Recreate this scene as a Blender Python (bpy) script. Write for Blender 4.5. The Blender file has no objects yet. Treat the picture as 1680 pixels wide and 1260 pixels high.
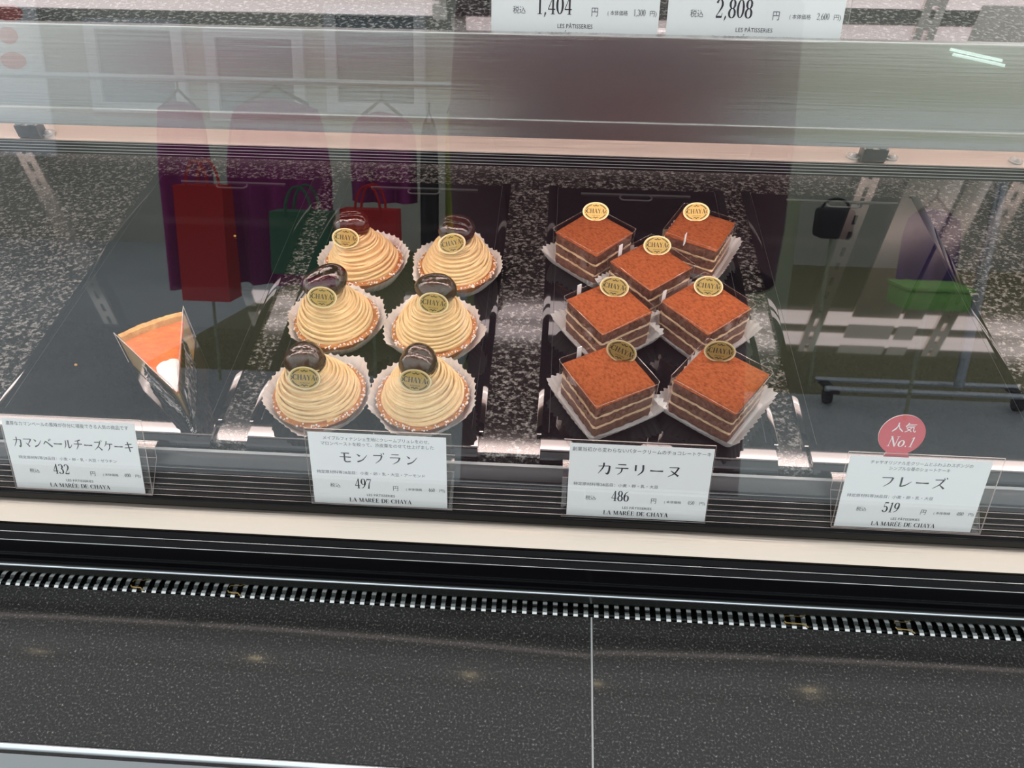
import bpy, bmesh, math, random
from math import sin, cos, pi, radians, sqrt, atan2
from mathutils import Vector, Matrix

S = bpy.context.scene
COL = S.collection
V = Vector

# ------------------------------------------------------------------ camera
def make_camera():
    yaw, pit, rol = radians(3.742), radians(46.80), radians(-0.307)
    r = V((cos(yaw), sin(yaw), 0)); f = V((-sin(yaw), cos(yaw), 0)); u = V((0, 0, 1))
    f, u = f*cos(pit) - u*sin(pit), u*cos(pit) + f*sin(pit)
    r, u = r*cos(rol) + u*sin(rol), u*cos(rol) - r*sin(rol)
    cd = bpy.data.cameras.new('camera'); cam = bpy.data.objects.new('camera', cd); COL.objects.link(cam)
    cd.sensor_fit = 'HORIZONTAL'; cd.sensor_width = 36.0; cd.lens = 1280.0/1680.0*36.0
    cd.clip_start = 0.01; cd.clip_end = 60
    m = Matrix((r, u, -f)).transposed().to_4x4(); m.translation = V((.0069, -.4164, .5033))
    cam.matrix_world = m; S.camera = cam
make_camera()

# ------------------------------------------------------------------ world and exposure
S.view_settings.view_transform = 'Standard'; S.view_settings.look = 'None'
S.view_settings.exposure = 0.0; S.view_settings.gamma = 1.0; S.view_settings.use_curve_mapping = False
S.cycles.transparent_max_bounces = 32; S.cycles.max_bounces = 10; S.cycles.glossy_bounces = 6
S.cycles.caustics_reflective = False; S.cycles.caustics_refractive = False
W = bpy.data.worlds.new('overcast_arcade'); S.world = W; W.use_nodes = True
W.node_tree.nodes['Background'].inputs[0].default_value = (.94, .985, 1.0, 1)
W.node_tree.nodes['Background'].inputs[1].default_value = 1.85
LAMP_FRONT = 15.0      # radiance of the tube under the shelf lip
LAMP_REAR = 5.0        # radiance of the paired tubes on the rear wall

# ------------------------------------------------------------------ materials
def nt(name):
    m = bpy.data.materials.new(name); m.use_nodes = True
    t = m.node_tree; return m, t, t.nodes['Principled BSDF']
def mat(name, col, rough=.5, metal=0., spec=.5, coat=0., bump=None, trans=0., emis=None, sss=0., var=None):
    m, t, b = nt(name)
    b.inputs['Base Color'].default_value = (*col, 1); b.inputs['Roughness'].default_value = rough
    b.inputs['Metallic'].default_value = metal; b.inputs['Specular IOR Level'].default_value = spec
    b.inputs['Coat Weight'].default_value = coat; b.inputs['Coat Roughness'].default_value = .04
    if sss:
        b.inputs['Subsurface Weight'].default_value = sss; b.inputs['Subsurface Radius'].default_value = (1, .6, .35)
        b.inputs['Subsurface Scale'].default_value = .004
    if emis:
        b.inputs['Emission Color'].default_value = (*emis[0], 1); b.inputs['Emission Strength'].default_value = emis[1]
    tc = None
    if bump or var:
        tc = t.nodes.new('ShaderNodeTexCoord')
    if bump:
        sc, st, stretch = bump
        mp = t.nodes.new('ShaderNodeMapping'); mp.inputs['Scale'].default_value = stretch
        n = t.nodes.new('ShaderNodeTexNoise'); n.inputs['Scale'].default_value = sc; n.inputs['Detail'].default_value = 3
        bp = t.nodes.new('ShaderNodeBump'); bp.inputs['Strength'].default_value = st; bp.inputs['Distance'].default_value = .001
        t.links.new(tc.outputs['Object'], mp.inputs[0]); t.links.new(mp.outputs[0], n.inputs['Vector'])
        t.links.new(n.outputs[0], bp.inputs['Height']); t.links.new(bp.outputs[0], b.inputs['Normal'])
    if var:
        sc, stops, stretch = var
        mp = t.nodes.new('ShaderNodeMapping'); mp.inputs['Scale'].default_value = stretch
        n = t.nodes.new('ShaderNodeTexNoise'); n.inputs['Scale'].default_value = sc; n.inputs['Detail'].default_value = 4
        n.inputs['Roughness'].default_value = .65
        cr = t.nodes.new('ShaderNodeValToRGB')
        el = cr.color_ramp.elements
        while len(el) < len(stops): el.new(.5)
        for e, (p, c) in zip(el, stops): e.position = p; e.color = (*c, 1)
        t.links.new(tc.outputs['Object'], mp.inputs[0]); t.links.new(mp.outputs[0], n.inputs['Vector'])
        t.links.new(n.outputs[0], cr.inputs[0]); t.links.new(cr.outputs[0], b.inputs['Base Color'])
    return m
def clear(name, r0, tint=(1, 1, 1), body=None, rough=0.0):
    """clear sheet: see-through, with a mirror share that grows at grazing angles; body mixes in a little diffuse"""
    m = bpy.data.materials.new(name); m.use_nodes = True; t = m.node_tree; t.nodes.clear()
    N = t.nodes.new; L = t.links.new
    out = N('ShaderNodeOutputMaterial'); mx = N('ShaderNodeMixShader'); tr = N('ShaderNodeBsdfTransparent'); gl = N('ShaderNodeBsdfGlossy')
    tr.inputs[0].default_value = (*tint, 1); gl.inputs['Roughness'].default_value = rough; gl.inputs[0].default_value = (1, 1, 1, 1)
    lw = N('ShaderNodeLayerWeight'); lw.inputs[0].default_value = .5
    pw = N('ShaderNodeMath'); pw.operation = 'POWER'; pw.inputs[1].default_value = 5
    ma = N('ShaderNodeMath'); ma.operation = 'MULTIPLY_ADD'; ma.inputs[1].default_value = 1-r0; ma.inputs[2].default_value = r0
    L(lw.outputs['Facing'], pw.inputs[0]); L(pw.outputs[0], ma.inputs[0]); L(ma.outputs[0], mx.inputs[0])
    base = tr
    if body:
        df = N('ShaderNodeBsdfDiffuse'); df.inputs[0].default_value = (*body[0], 1)
        m2 = N('ShaderNodeMixShader'); m2.inputs[0].default_value = body[1]
        L(tr.outputs[0], m2.inputs[1]); L(df.outputs[0], m2.inputs[2]); base = m2
    L(base.outputs[0], mx.inputs[1]); L(gl.outputs[0], mx.inputs[2]); L(mx.outputs[0], out.inputs[0])
    return m
def granite(name, scale, stops, rough, spec=.5, stretch=(1, 1, 1)):
    return mat(name, (.1, .1, .1), rough, spec=spec, var=(scale, stops, stretch))

M = {}
M['steel'] = mat('brushed_steel', (.58, .575, .555), .27, 1.0, bump=(500, .18, (.03, 1, 1)))
M['pinksteel'] = mat('satin_steel', (.78, .71, .67), .30, 1.0, bump=(500, .12, (.03, 1, 1)))
M['sill'] = mat('brushed_sill', (.48, .415, .355), .30, 1.0, bump=(500, .18, (.03, 1, 1)))
M['chrome'] = mat('polished_steel', (.40, .41, .41), .16, 1.0)
M['black'] = mat('black_gloss_rail', (.004, .004, .005), .10, spec=.07, bump=(900, .05, (1, 1, 1)))
M['blackmatte'] = mat('black_recess', (.004, .004, .005), .5, spec=.2)
M['acryl_black'] = mat('black_acrylic', (.006, .0065, .008), .035, spec=.45, coat=.25)
M['rail_grey'] = mat('grey_rail', (.05, .052, .053), .3, spec=.5)
M['apron'] = mat('dark_apron', (.018, .018, .019), .28, spec=.6)
M['strip'] = mat('dull_strip', (.20, .21, .21), .14, 1.0)
M['vent'] = mat('black_vent', (.004, .004, .0045), .35, spec=.12)
M['line'] = mat('bright_slat_edge', (.42, .41, .40), .4, .5)
M['granite'] = granite('speckled_granite', 310, [(.0, (.006, .006, .006)), (.49, (.012, .0115, .011)), (.545, (.075, .072, .068)), (.63, (.24, .23, .21)), (.8, (.40, .38, .35))], .10, spec=.6, stretch=(.8, 1, 1))
M['ledge'] = granite('dark_stone', 560, [(.0, (.012, .0118, .0115)), (.50, (.019, .0185, .018)), (.60, (.044, .042, .040)), (.68, (.16, .155, .15)), (.78, (.38, .37, .35))], .095, spec=.2)
M['joint'] = mat('pale_joint', (.30, .31, .31), .5)
M['glass'] = clear('display_glass', .062)
M['acrylic'] = clear('clear_acrylic', .035)
M['acrylic_edge'] = clear('acrylic_edge', .12, body=((.95, .86, .82), .55), rough=.1)
M['film'] = clear('clear_film', .055, rough=.03)
M['film_rim'] = clear('film_rim', .10, body=((.9, .82, .76), .22), rough=.1)
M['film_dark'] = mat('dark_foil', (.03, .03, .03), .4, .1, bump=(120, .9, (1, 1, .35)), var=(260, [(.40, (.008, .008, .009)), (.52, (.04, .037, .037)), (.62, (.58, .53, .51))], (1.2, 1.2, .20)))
M['card'] = mat('white_card', (.84, .86, .855), .6, spec=.2)
M['ink'] = mat('printed_ink', (.03, .035, .045), .6, spec=.2)
M['ink_light'] = mat('printed_ink_small', (.10, .11, .13), .6, spec=.2)
M['white'] = mat('white_print', (.85, .83, .82), .5)
M['pink'] = mat('rose_red_card', (.62, .11, .13), .55, spec=.25)
M['paper'] = mat('greaseproof_paper', (.84, .80, .76), .55, spec=.3, sss=0)
M['paper_silver'] = mat('white_silver_paper', (.88, .86, .83), .40)
M['cream'] = mat('chestnut_cream', (.80, .56, .26), .62, spec=.25, bump=(700, .35, (1, 1, 1)),
                 var=(90, [(.3, (.76, .53, .26)), (.7, (.88, .67, .375))], (1, 1, 1)))
M['tart'] = mat('baked_crust', (.5, .2, .06), .6, spec=.3, bump=(500, .5, (1, 1, 1)), var=(150, [(.3, (.36, .12, .04)), (.7, (.62, .28, .09))], (1, 1, 1)))
M['sugar'] = mat('sugar_grain', (.85, .78, .72), .5)
M['chestnut'] = mat('glazed_chestnut', (.05, .012, .006), .13, spec=.6, coat=.2, bump=(210, .8, (1, 1, .5)), var=(60, [(.35, (.010, .003, .002)), (.65, (.050, .009, .005))], (1, 1, 1)))
M['gold'] = mat('gold_foil', (.43, .29, .085), .40, .65)
M['gold_rim'] = mat('pale_gold_rim', (.74, .62, .36), .45, .3)
M['tag_ink'] = mat('tag_ink', (.035, .028, .012), .5)
M['cocoa'] = mat('cocoa_powder', (.36, .10, .035), .95, spec=.05, bump=(620, .9, (1, .7, 1)), var=(430, [(.3, (.205, .050, .018)), (.5, (.325, .088, .030)), (.72, (.40, .118, .045))], (1, .6, 1)))
M['sponge'] = mat('chocolate_sponge', (.09, .04, .025), .9, spec=.1, bump=(350, 1.0, (1, 1, 1)), var=(240, [(.3, (.10, .042, .027)), (.6, (.24, .115, .078)), (.75, (.34, .19, .14))], (1, 1, 1)))
M['buttercream'] = mat('butter_cream', (.70, .50, .30), .6, bump=(300, .3, (1, 1, 1)))
M['cheese'] = mat('orange_filling', (.80, .27, .06), .42, spec=.4, bump=(260, .45, (1, 1, 1)), var=(70, [(.3, (.64, .10, .012)), (.6, (.80, .18, .025)), (.8, (.88, .30, .08))], (1, 2.2, 1)))
M['crust'] = mat('golden_crust', (.66, .36, .10), .7, bump=(300, .6, (1, 1, 1)), var=(110, [(.3, (.52, .24, .055)), (.7, (.74, .44, .15))], (1, 1, 1)))
M['cheese_side'] = mat('pale_filling', (.62, .42, .16), .6, bump=(300, .3, (1, 1, 1)))
M['whip'] = mat('white_cream', (.86, .84, .80), .5, sss=0)
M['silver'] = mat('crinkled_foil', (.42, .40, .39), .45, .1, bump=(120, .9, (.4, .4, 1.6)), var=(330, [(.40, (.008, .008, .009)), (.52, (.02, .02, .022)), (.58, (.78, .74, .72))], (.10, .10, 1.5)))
M['tube'] = mat('glowing_tube', (1, 1, 1), .5, emis=((1.0, .80, .74), LAMP_FRONT))
M['granite_shelf'] = granite('polished_granite', 310, [(.0, (.006, .006, .006)), (.49, (.012, .0115, .011)), (.545, (.075, .072, .068)), (.63, (.24, .23, .21)), (.8, (.40, .38, .35))], .025, spec=.6)
M['tube_up'] = mat('glowing_upper_tube', (1, 1, 1), .5, emis=((1.0, .80, .79), 2.2))
M['tube_lip'] = mat('glowing_lip_tube', (1, 1, 1), .5, emis=((1.0, .84, .77), 9.0))
M['tube_rear'] = mat('glowing_rear_tube', (1, 1, 1), .5, emis=((1.0, .82, .80), LAMP_REAR))
M['floor'] = mat('grey_tile', (.42, .46, .48), .45, var=(3, [(.3, (.40, .44, .46)), (.7, (.46, .50, .52))], (1, 1, 1)))
M['floor_dark'] = mat('darker_floor', (.045, .040, .040), .4)
M['panel'] = mat('pale_panel', (.50, .54, .56), .4)
M['floor_olive'] = mat('olive_tile', (.185, .175, .075), .5)
M['tin'] = mat('edge_trim', (.55, .60, .64), .3, .8)
M['purple'] = mat('purple_cloth', (.26, .012, .16), .8)
M['purple2'] = mat('violet_cloth', (.085, .045, .20), .8)
M['red'] = mat('red_cloth', (.52, .008, .010), .8)
M['green'] = mat('green_cloth', (.03, .14, .07), .8)
M['lime'] = mat('lime_cloth', (.30, .36, .04), .8)
M['maroon'] = mat('maroon_coat', (.105, .045, .062), .85)
M['dark'] = mat('dark_cloth', (.015, .015, .018), .7)
M['skin'] = mat('skin', (.55, .33, .24), .55)
M['greybox'] = mat('lime_box', (.22, .50, .10), .6)
M['pillar'] = mat('olive_panel', (.34, .38, .24), .6)
M['wall'] = mat('pale_wall', (.42, .43, .38), .7)
M['frame'] = mat('white_frame', (.60, .63, .66), .5)
M['shopglass'] = mat('shop_window', (.16, .21, .25), .1)
M['bannerred'] = mat('banner_red', (.55, .05, .04), .7)
M['spot'] = mat('glowing_spot', (1, 1, 1), .5, emis=((1.0, .80, .45), 110))
M['spotcool'] = mat('glowing_cool_lamp', (1, 1, 1), .5, emis=((.7, 1.0, .9), 4))

# ------------------------------------------------------------------ building helpers
def link(name, bm, mats, parent=None, smooth=True, sharp=None):
    me = bpy.data.meshes.new(name)
    bmesh.ops.recalc_face_normals(bm, faces=bm.faces[:]) if sharp != 'keep' else None
    bm.to_mesh(me); bm.free()
    if not isinstance(mats, (list, tuple)): mats = [mats]
    for m in mats: me.materials.append(m)
    if smooth:
        me.polygons.foreach_set('use_smooth', [True]*len(me.polygons))
        me.set_sharp_from_angle(angle=radians(38))
    o = bpy.data.objects.new(name, me); COL.objects.link(o)
    if parent: o.parent = parent
    return o
def thing(name, label, cat, loc=(0, 0, 0), rz=0, group=None):
    o = bpy.data.objects.new(name, None); COL.objects.link(o); o.location = loc; o.rotation_euler = (0, 0, rz)
    o.empty_display_size = .02
    o['label'] = label; o['category'] = cat
    if group: o['group'] = group
    return o
def tag(o, label, cat, group=None, kind=None):
    o['label'] = label; o['category'] = cat
    if group: o['group'] = group
    if kind: o['kind'] = kind
    return o
def struct(o, label, cat):
    o['label'] = label; o['category'] = cat; o['kind'] = 'structure'; return o
def nb(): return bmesh.new()
def box(bm, x0, x1, y0, y1, z0, z1, mi=0, bev=0, seg=2):
    vs = [bm.verts.new((x, y, z)) for z in (z0, z1) for y in (y0, y1) for x in (x0, x1)]
    fs = [bm.faces.new([vs[i] for i in q]) for q in ((0, 2, 3, 1), (4, 5, 7, 6), (0, 1, 5, 4), (2, 6, 7, 3), (0, 4, 6, 2), (1, 3, 7, 5))]
    for f in fs: f.material_index = mi
    if bev:
        es = list({e for f in fs for e in f.edges})
        r = bmesh.ops.bevel(bm, geom=es, offset=bev, segments=seg, affect='EDGES', profile=.5)
        for f in r['faces']: f.material_index = mi
    return vs
def profile_x(bm, pts, x0, x1, closed=True, mi=0, caps=True):
    """extrude a (y,z) outline along x"""
    a = [bm.verts.new((x0, y, z)) for y, z in pts]; b = [bm.verts.new((x1, y, z)) for y, z in pts]
    n = len(pts)
    for i in range(n if closed else n-1):
        j = (i+1) % n
        f = bm.faces.new((a[i], b[i], b[j], a[j])); f.material_index = mi
    if closed and caps:
        f = bm.faces.new(a); f.material_index = mi; f = bm.faces.new(b[::-1]); f.material_index = mi
def lathe(bm, prof, n=48, mi=0, fn=None, closed_top=False):
    rings = []
    for k, (r, z) in enumerate(prof):
        ring = []
        for i in range(n):
            a = 2*pi*i/n
            p = V((r*cos(a), r*sin(a), z))
            if fn: p = fn(p, a, k, r, z)
            ring.append(bm.verts.new(p))
        rings.append(ring)
    for A, B in zip(rings, rings[1:]):
        for i in range(n):
            f = bm.faces.new((A[i], A[(i+1) % n], B[(i+1) % n], B[i])); f.material_index = mi
    return rings
def cap(bm, ring, mi=0):
    f = bm.faces.new(ring); f.material_index = mi
def tube(bm, pts, rad, n=8, mi=0, caps=True, flat=1.0):
    """swept tube through pts; rad a number or a list"""
    rings = []; m = len(pts); up = V((0, 0, 1)); prev = None
    for i, p in enumerate(pts):
        p = V(p); t = (V(pts[min(i+1, m-1)]) - V(pts[max(i-1, 0)])).normalized()
        if prev is None:
            ref = up if abs(t.dot(up)) < .9 else V((1, 0, 0)); a = t.cross(ref).normalized()
        else:
            a = (prev - t*prev.dot(t)).normalized()
        prev = a; b = t.cross(a); r = rad[i] if hasattr(rad, '__len__') else rad
        rings.append([bm.verts.new(p + (a*cos(2*pi*k/n) + b*sin(2*pi*k/n)*flat)*r) for k in range(n)])
    for A, B in zip(rings, rings[1:]):
        for k in range(n):
            f = bm.faces.new((A[k], A[(k+1) % n], B[(k+1) % n], B[k])); f.material_index = mi
    if caps: cap(bm, rings[0][::-1], mi); cap(bm, rings[-1], mi)
def blob(bm, c, rx, ry, rz, u=12, v=8, mi=0, rot=None, fn=None):
    r = bmesh.ops.create_uvsphere(bm, u_segments=u, v_segments=v, radius=1)
    for w in r['verts']:
        p = w.co.copy()
        if fn: p = fn(p)
        p = V((p.x*rx, p.y*ry, p.z*rz))
        if rot: p = rot @ p
        w.co = p + V(c)
    for f in {f for w in r['verts'] for f in w.link_faces}: f.material_index = mi

# ------------------------------------------------------------------ lettering
def ell(cx, cy, rx, ry, a0, a1, thin, thick, n=14):
    out = []
    for i in range(n+1):
        a = radians(a0 + (a1-a0)*i/n); out.append((cx+rx*cos(a), cy+ry*sin(a), thin+(thick-thin)*abs(cos(a))**1.3))
    return out
TN, TK = .035, .12
SERIF = {
 '0': (.52, [ell(.25, .5, .19, .47, 0, 360, TN, TK, 22)]),
 '1': (.42, [[(.21, .97, .1), (.21, 0, .1)], [(.06, .82, .03), (.2, .96, .06)], [(.06, .015, .03), (.36, .015, .03)]]),
 '2': (.52, [ell(.24, .71, .18, .26, 165, -35, TN, TK), [(.39, .56, .1), (.22, .3, .05), (.05, .06, .03)], [(.05, .05, .1), (.44, .05, .09)], [(.43, .05, .04), (.46, .25, .03)]]),
 '3': (.52, [ell(.22, .74, .17, .23, 160, -85, TN, TK), ell(.22, .26, .2, .25, 85, -160, TN, TK)]),
 '4': (.54, [[(.35, .97, .03), (.03, .28, .04)], [(.02, .27, .045), (.5, .27, .045)], [(.35, .97, .1), (.35, 0, .1)], [(.22, .015, .03), (.48, .015, .03)]]),
 '5': (.52, [[(.1, .93, .08), (.42, .93, .1)], [(.1, .95, .03), (.08, .5, .035)], ell(.22, .29, .2, .28, 130, -160, TN, TK)]),
 '6': (.52, [ell(.26, .29, .19, .28, 0, 360, TN, TK, 20), [(.42, .95, .03), (.22, .82, .06), (.08, .52, .11), (.07, .28, .12)]]),
 '7': (.5, [[(.04, .92, .1), (.46, .92, .07)], [(.05, .95, .04), (.03, .72, .03)], [(.46, .93, .03), (.27, .5, .07), (.2, 0, .12)]]),
 '8': (.52, [ell(.25, .74, .16, .23, 0, 360, TN, TK, 20), ell(.25, .26, .19, .25, 0, 360, TN, TK, 20)]),
 '9': (.52, [ell(.24, .68, .18, .28, 0, 360, TN, TK, 20), [(.08, .03, .03), (.28, .15, .06), (.42, .45, .11), (.43, .7, .12)]]),
 ',': (.26, [[(.1, .08, .1), (.13, .04, .09), (.06, -.16, .02)]]),
 '.': (.26, [[(.08, .06, .13), (.16, .06, .13)]]),
 'L': (.62, [[(.14, .98, .11), (.14, 0, .11)], [(.02, .98, .03), (.27, .98, .03)], [(.02, .015, .03), (.54, .015, .035)], [(.53, .02, .04), (.56, .3, .03)]]),
 'A': (.74, [[(.36, 1.0, .03), (.08, 0, .035)], [(.36, 1.0, .1), (.62, 0, .13)], [(.18, .33, .03), (.5, .33, .03)], [(0, .015, .03), (.2, .015, .03)], [(.48, .015, .03), (.74, .015, .03)]]),
 'M': (.92, [[(.13, .98, .04), (.13, 0, .03)], [(.14, .98, .13), (.45, .05, .1)], [(.45, .05, .03), (.76, .98, .04)], [(.77, .98, .12), (.77, 0, .12)], [(.01, .98, .03), (.2, .98, .03)], [(.7, .98, .03), (.9, .98, .03)], [(.02, .015, .03), (.25, .015, .03)], [(.64, .015, .03), (.9, .015, .03)]]),
 'R': (.74, [[(.14, .98, .12), (.14, 0, .12)], [(.02, .97, .035), (.36, .97, .035)], ell(.34, .74, .2, .235, 90, -90, TN, TK), [(.16, .5, .035), (.36, .5, .035)], [(.36, .5, .06), (.5, .2, .12), (.66, .02, .07)], [(.02, .015, .03), (.27, .015, .03)], [(.6, .015, .03), (.73, .015, .03)]]),
 'E': (.66, [[(.14, .98, .12), (.14, 0, .12)], [(.02, .97, .035), (.55, .97, .035)], [(.54, .97, .04), (.56, .74, .03)], [(.16, .5, .03), (.42, .5, .03)], [(.41, .62, .03), (.41, .38, .03)], [(.02, .02, .035), (.57, .02, .035)], [(.57, .02, .04), (.6, .28, .03)]]),
 'D': (.76, [[(.14, .98, .12), (.14, 0, .12)], [(.02, .97, .035), (.34, .97, .035)], [(.02, .02, .035), (.34, .02, .035)], ell(.32, .495, .35, .475, 90, -90, TN, .14, 18)]),
 'C': (.72, [ell(.37, .5, .31, .47, 48, 322, TN, .13, 22), [(.6, .96, .03), (.6, .66, .04)]]),
 'H': (.8, [[(.15, .98, .12), (.15, 0, .12)], [(.64, .98, .12), (.64, 0, .12)], [(.15, .5, .03), (.64, .5, .03)]] + [[(x, y, .03), (x+.26, y, .03)] for x in (.02, .51) for y in (.015, .975)]),
 'Y': (.72, [[(.1, .98, .11), (.37, .46, .1)], [(.62, .98, .03), (.37, .46, .04)], [(.36, .48, .11), (.36, 0, .11)], [(0, .975, .03), (.24, .975, .03)], [(.5, .975, .03), (.72, .975, .03)], [(.23, .015, .03), (.5, .015, .03)]]),
 'N': (.8, [[(.13, .98, .05), (.13, 0, .05)], [(.1, .98, .13), (.65, 0, .13)], [(.65, .98, .05), (.65, 0, .05)], [(0, .975, .03), (.2, .975, .03)], [(.52, .975, .03), (.78, .975, .03)], [(.01, .015, .03), (.26, .015, .03)]]),
 'o': (.54, [ell(.26, .32, .2, .3, 0, 360, .04, .15, 20)]),
 ' ': (.34, []),
}
SERIF['É'] = (.66, SERIF['E'][1] + [[(.24, 1.08, .03), (.38, 1.26, .08)]])
DAK = [[(.70, .98, .03), (.77, .84, .06)], [(.86, 1.04, .03), (.93, .90, .06)]]
KANA = {
 'カ': [[(.08, .68, .04), (.86, .72, .05)], [(.85, .72, .08), (.82, .3, .09), (.72, .05, .1), (.58, .13, .03)], [(.45, .98, .08), (.4, .58, .07), (.08, .05, .02)]],
 'マ': [[(.08, .8, .04), (.9, .82, .05)], [(.9, .82, .09), (.72, .55, .06), (.5, .32, .03)], [(.3, .44, .03), (.5, .26, .07), (.65, .08, .1)]],
 'ン': [[(.12, .82, .03), (.34, .62, .1)], [(.14, .1, .09), (.55, .3, .06), (.9, .75, .02)]],
 'ベ': [[(.04, .38, .05), (.32, .68, .07)], [(.32, .68, .06), (.6, .44, .08), (.95, .15, .11)], [(.62, .88, .03), (.70, .72, .07)], [(.78, .96, .03), (.86, .80, .07)]],
 'ー': [[(.06, .48, .08), (.5, .47, .055), (.94, .48, .09)]],
 'ル': [[(.28, .85, .07), (.25, .4, .06), (.06, .06, .02)], [(.55, .88, .09), (.55, .12, .08)], [(.55, .12, .08), (.78, .25, .05), (.95, .5, .02)]],
 'チ': [[(.78, .95, .08), (.5, .86, .05), (.2, .81, .03)], [(.05, .55, .045), (.95, .55, .06)], [(.52, .85, .07), (.5, .4, .07), (.25, .02, .02)]],
 'ズ': [[(.12, .80, .045), (.72, .82, .05)], [(.72, .82, .09), (.48, .4, .06), (.05, .05, .02)], [(.48, .4, .04), (.85, .06, .1)]] + DAK,
 'ケ': [[(.35, .95, .08), (.24, .65, .05), (.06, .42, .02)], [(.28, .68, .04), (.95, .68, .06)], [(.65, .68, .08), (.6, .3, .06), (.35, .02, .02)]],
 'キ': [[(.15, .7, .045), (.85, .78, .06)], [(.06, .38, .045), (.94, .46, .06)], [(.42, .97, .08), (.6, .02, .09)]],
 'モ': [[(.18, .86, .045), (.82, .86, .06)], [(.06, .5, .045), (.94, .5, .06)], [(.44, .86, .08), (.44, .14, .08)], [(.44, .13, .08), (.6, .06, .07), (.9, .1, .06)]],
 'ブ': [[(.1, .76, .045), (.76, .78, .05)], [(.76, .78, .09), (.64, .4, .06), (.25, .03, .02)]] + DAK,
 'ラ': [[(.22, .92, .045), (.78, .92, .06)], [(.1, .62, .045), (.85, .64, .05)], [(.85, .64, .09), (.7, .3, .06), (.3, .02, .02)]],
 'テ': [[(.22, .88, .045), (.78, .88, .06)], [(.05, .58, .045), (.95, .58, .06)], [(.52, .58, .08), (.46, .25, .05), (.22, .02, .02)]],
 'リ': [[(.25, .9, .08), (.25, .4, .08)], [(.75, .93, .09), (.74, .4, .08), (.4, .02, .02)]],
 'ヌ': [[(.15, .82, .045), (.8, .84, .05)], [(.8, .84, .09), (.55, .35, .06), (.1, .03, .02)], [(.28, .55, .04), (.82, .12, .1)]],
 'フ': [[(.1, .8, .045), (.85, .82, .05)], [(.85, .82, .09), (.7, .4, .06), (.3, .03, .02)]],
 'レ': [[(.25, .9, .09), (.25, .1, .08)], [(.25, .1, .08), (.6, .24, .06), (.95, .55, .02)]],
}
def ribbon(bm, pts, T, mi, wmul=1.0):
    P = [(V((x, y)), w*wmul) for x, y, w in pts]
    if len(P) in (3, 4):
        Q = []
        for i in range(len(P)-1):
            p0 = P[max(i-1, 0)]; p1 = P[i]; p2 = P[i+1]; p3 = P[min(i+2, len(P)-1)]
            for k in range(5):
                t = k/5
                q = .5*((2*p1[0]) + (p2[0]-p0[0])*t + (2*p0[0]-5*p1[0]+4*p2[0]-p3[0])*t*t + (3*p1[0]-p0[0]-3*p2[0]+p3[0])*t**3)
                Q.append((q, p1[1]+(p2[1]-p1[1])*t))
        Q.append(P[-1]); P = Q
    L = []; R = []
    for i, (p, w) in enumerate(P):
        d = (P[min(i+1, len(P)-1)][0] - P[max(i-1, 0)][0])
        if d.length < 1e-9: d = V((1, 0))
        d.normalize(); n = V((-d.y, d.x))*w/2
        L.append(bm.verts.new(T(p+n))); R.append(bm.verts.new(T(p-n)))
    for i in range(len(P)-1):
        f = bm.faces.new((L[i], R[i], R[i+1], L[i+1])); f.material_index = mi
def serif(bm, s, x, y, h, T, mi, squeeze=1.0, anchor='c', slant=0., gap=.04, wmul=1.0):
    adv = [SERIF[c][0]+gap for c in s]; tot = sum(adv)*h*squeeze
    px = x - (tot/2 if anchor == 'c' else 0)
    for c, a in zip(s, adv):
        for st in SERIF[c][1]:
            ribbon(bm, st, (lambda p, px=px: T(px+(p.x+slant*p.y)*h*squeeze, y+p.y*h)), mi, wmul)
        px += a*h*squeeze
def kana(bm, s, x0, x1, y, h, T, mi):
    n = len(s); step = (x1-x0)/n; w = min(step*.92, h*1.05)
    for i, c in enumerate(s):
        for st in KANA[c]:
            ribbon(bm, st, (lambda p, i=i: T(x0+step*i+(step-w)/2+p.x*w, y+p.y*h)), mi, 1.5)
def sans(bm, s, x0, x1, y, h, T, mi, slant=0.):
    """Japanese and small print with Blender's own font, fitted to the span x0..x1 and cap height h"""
    cu = bpy.data.curves.new('lettering', 'FONT'); cu.body = s; cu.size = 1; cu.resolution_u = 2; cu.fill_mode = 'FRONT'
    ob = bpy.data.objects.new('lettering', cu); COL.objects.link(ob)
    dg = bpy.context.evaluated_depsgraph_get(); me = bpy.data.meshes.new_from_object(ob.evaluated_get(dg))
    if len(me.vertices):
        xs = [v.co.x for v in me.vertices]; ys = [v.co.y for v in me.vertices]
        ax, bx = min(xs), max(xs); ay, by = min(ys), max(ys)
        k = h/max(by-ay, 1e-6); kx = (x1-x0)/max(bx-ax, 1e-6)
        vs = [bm.verts.new(T(x0+(v.co.x-ax)*kx+slant*(v.co.y-ay)*k, y+(v.co.y-ay)*k)) for v in me.vertices]
        for p in me.polygons:
            try:
                f = bm.faces.new([vs[i] for i in p.vertices]); f.material_index = mi
            except ValueError: pass
    bpy.data.objects.remove(ob); bpy.data.curves.remove(cu); bpy.data.meshes.remove(me)

XL, XR = -1.05, 1.05
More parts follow.
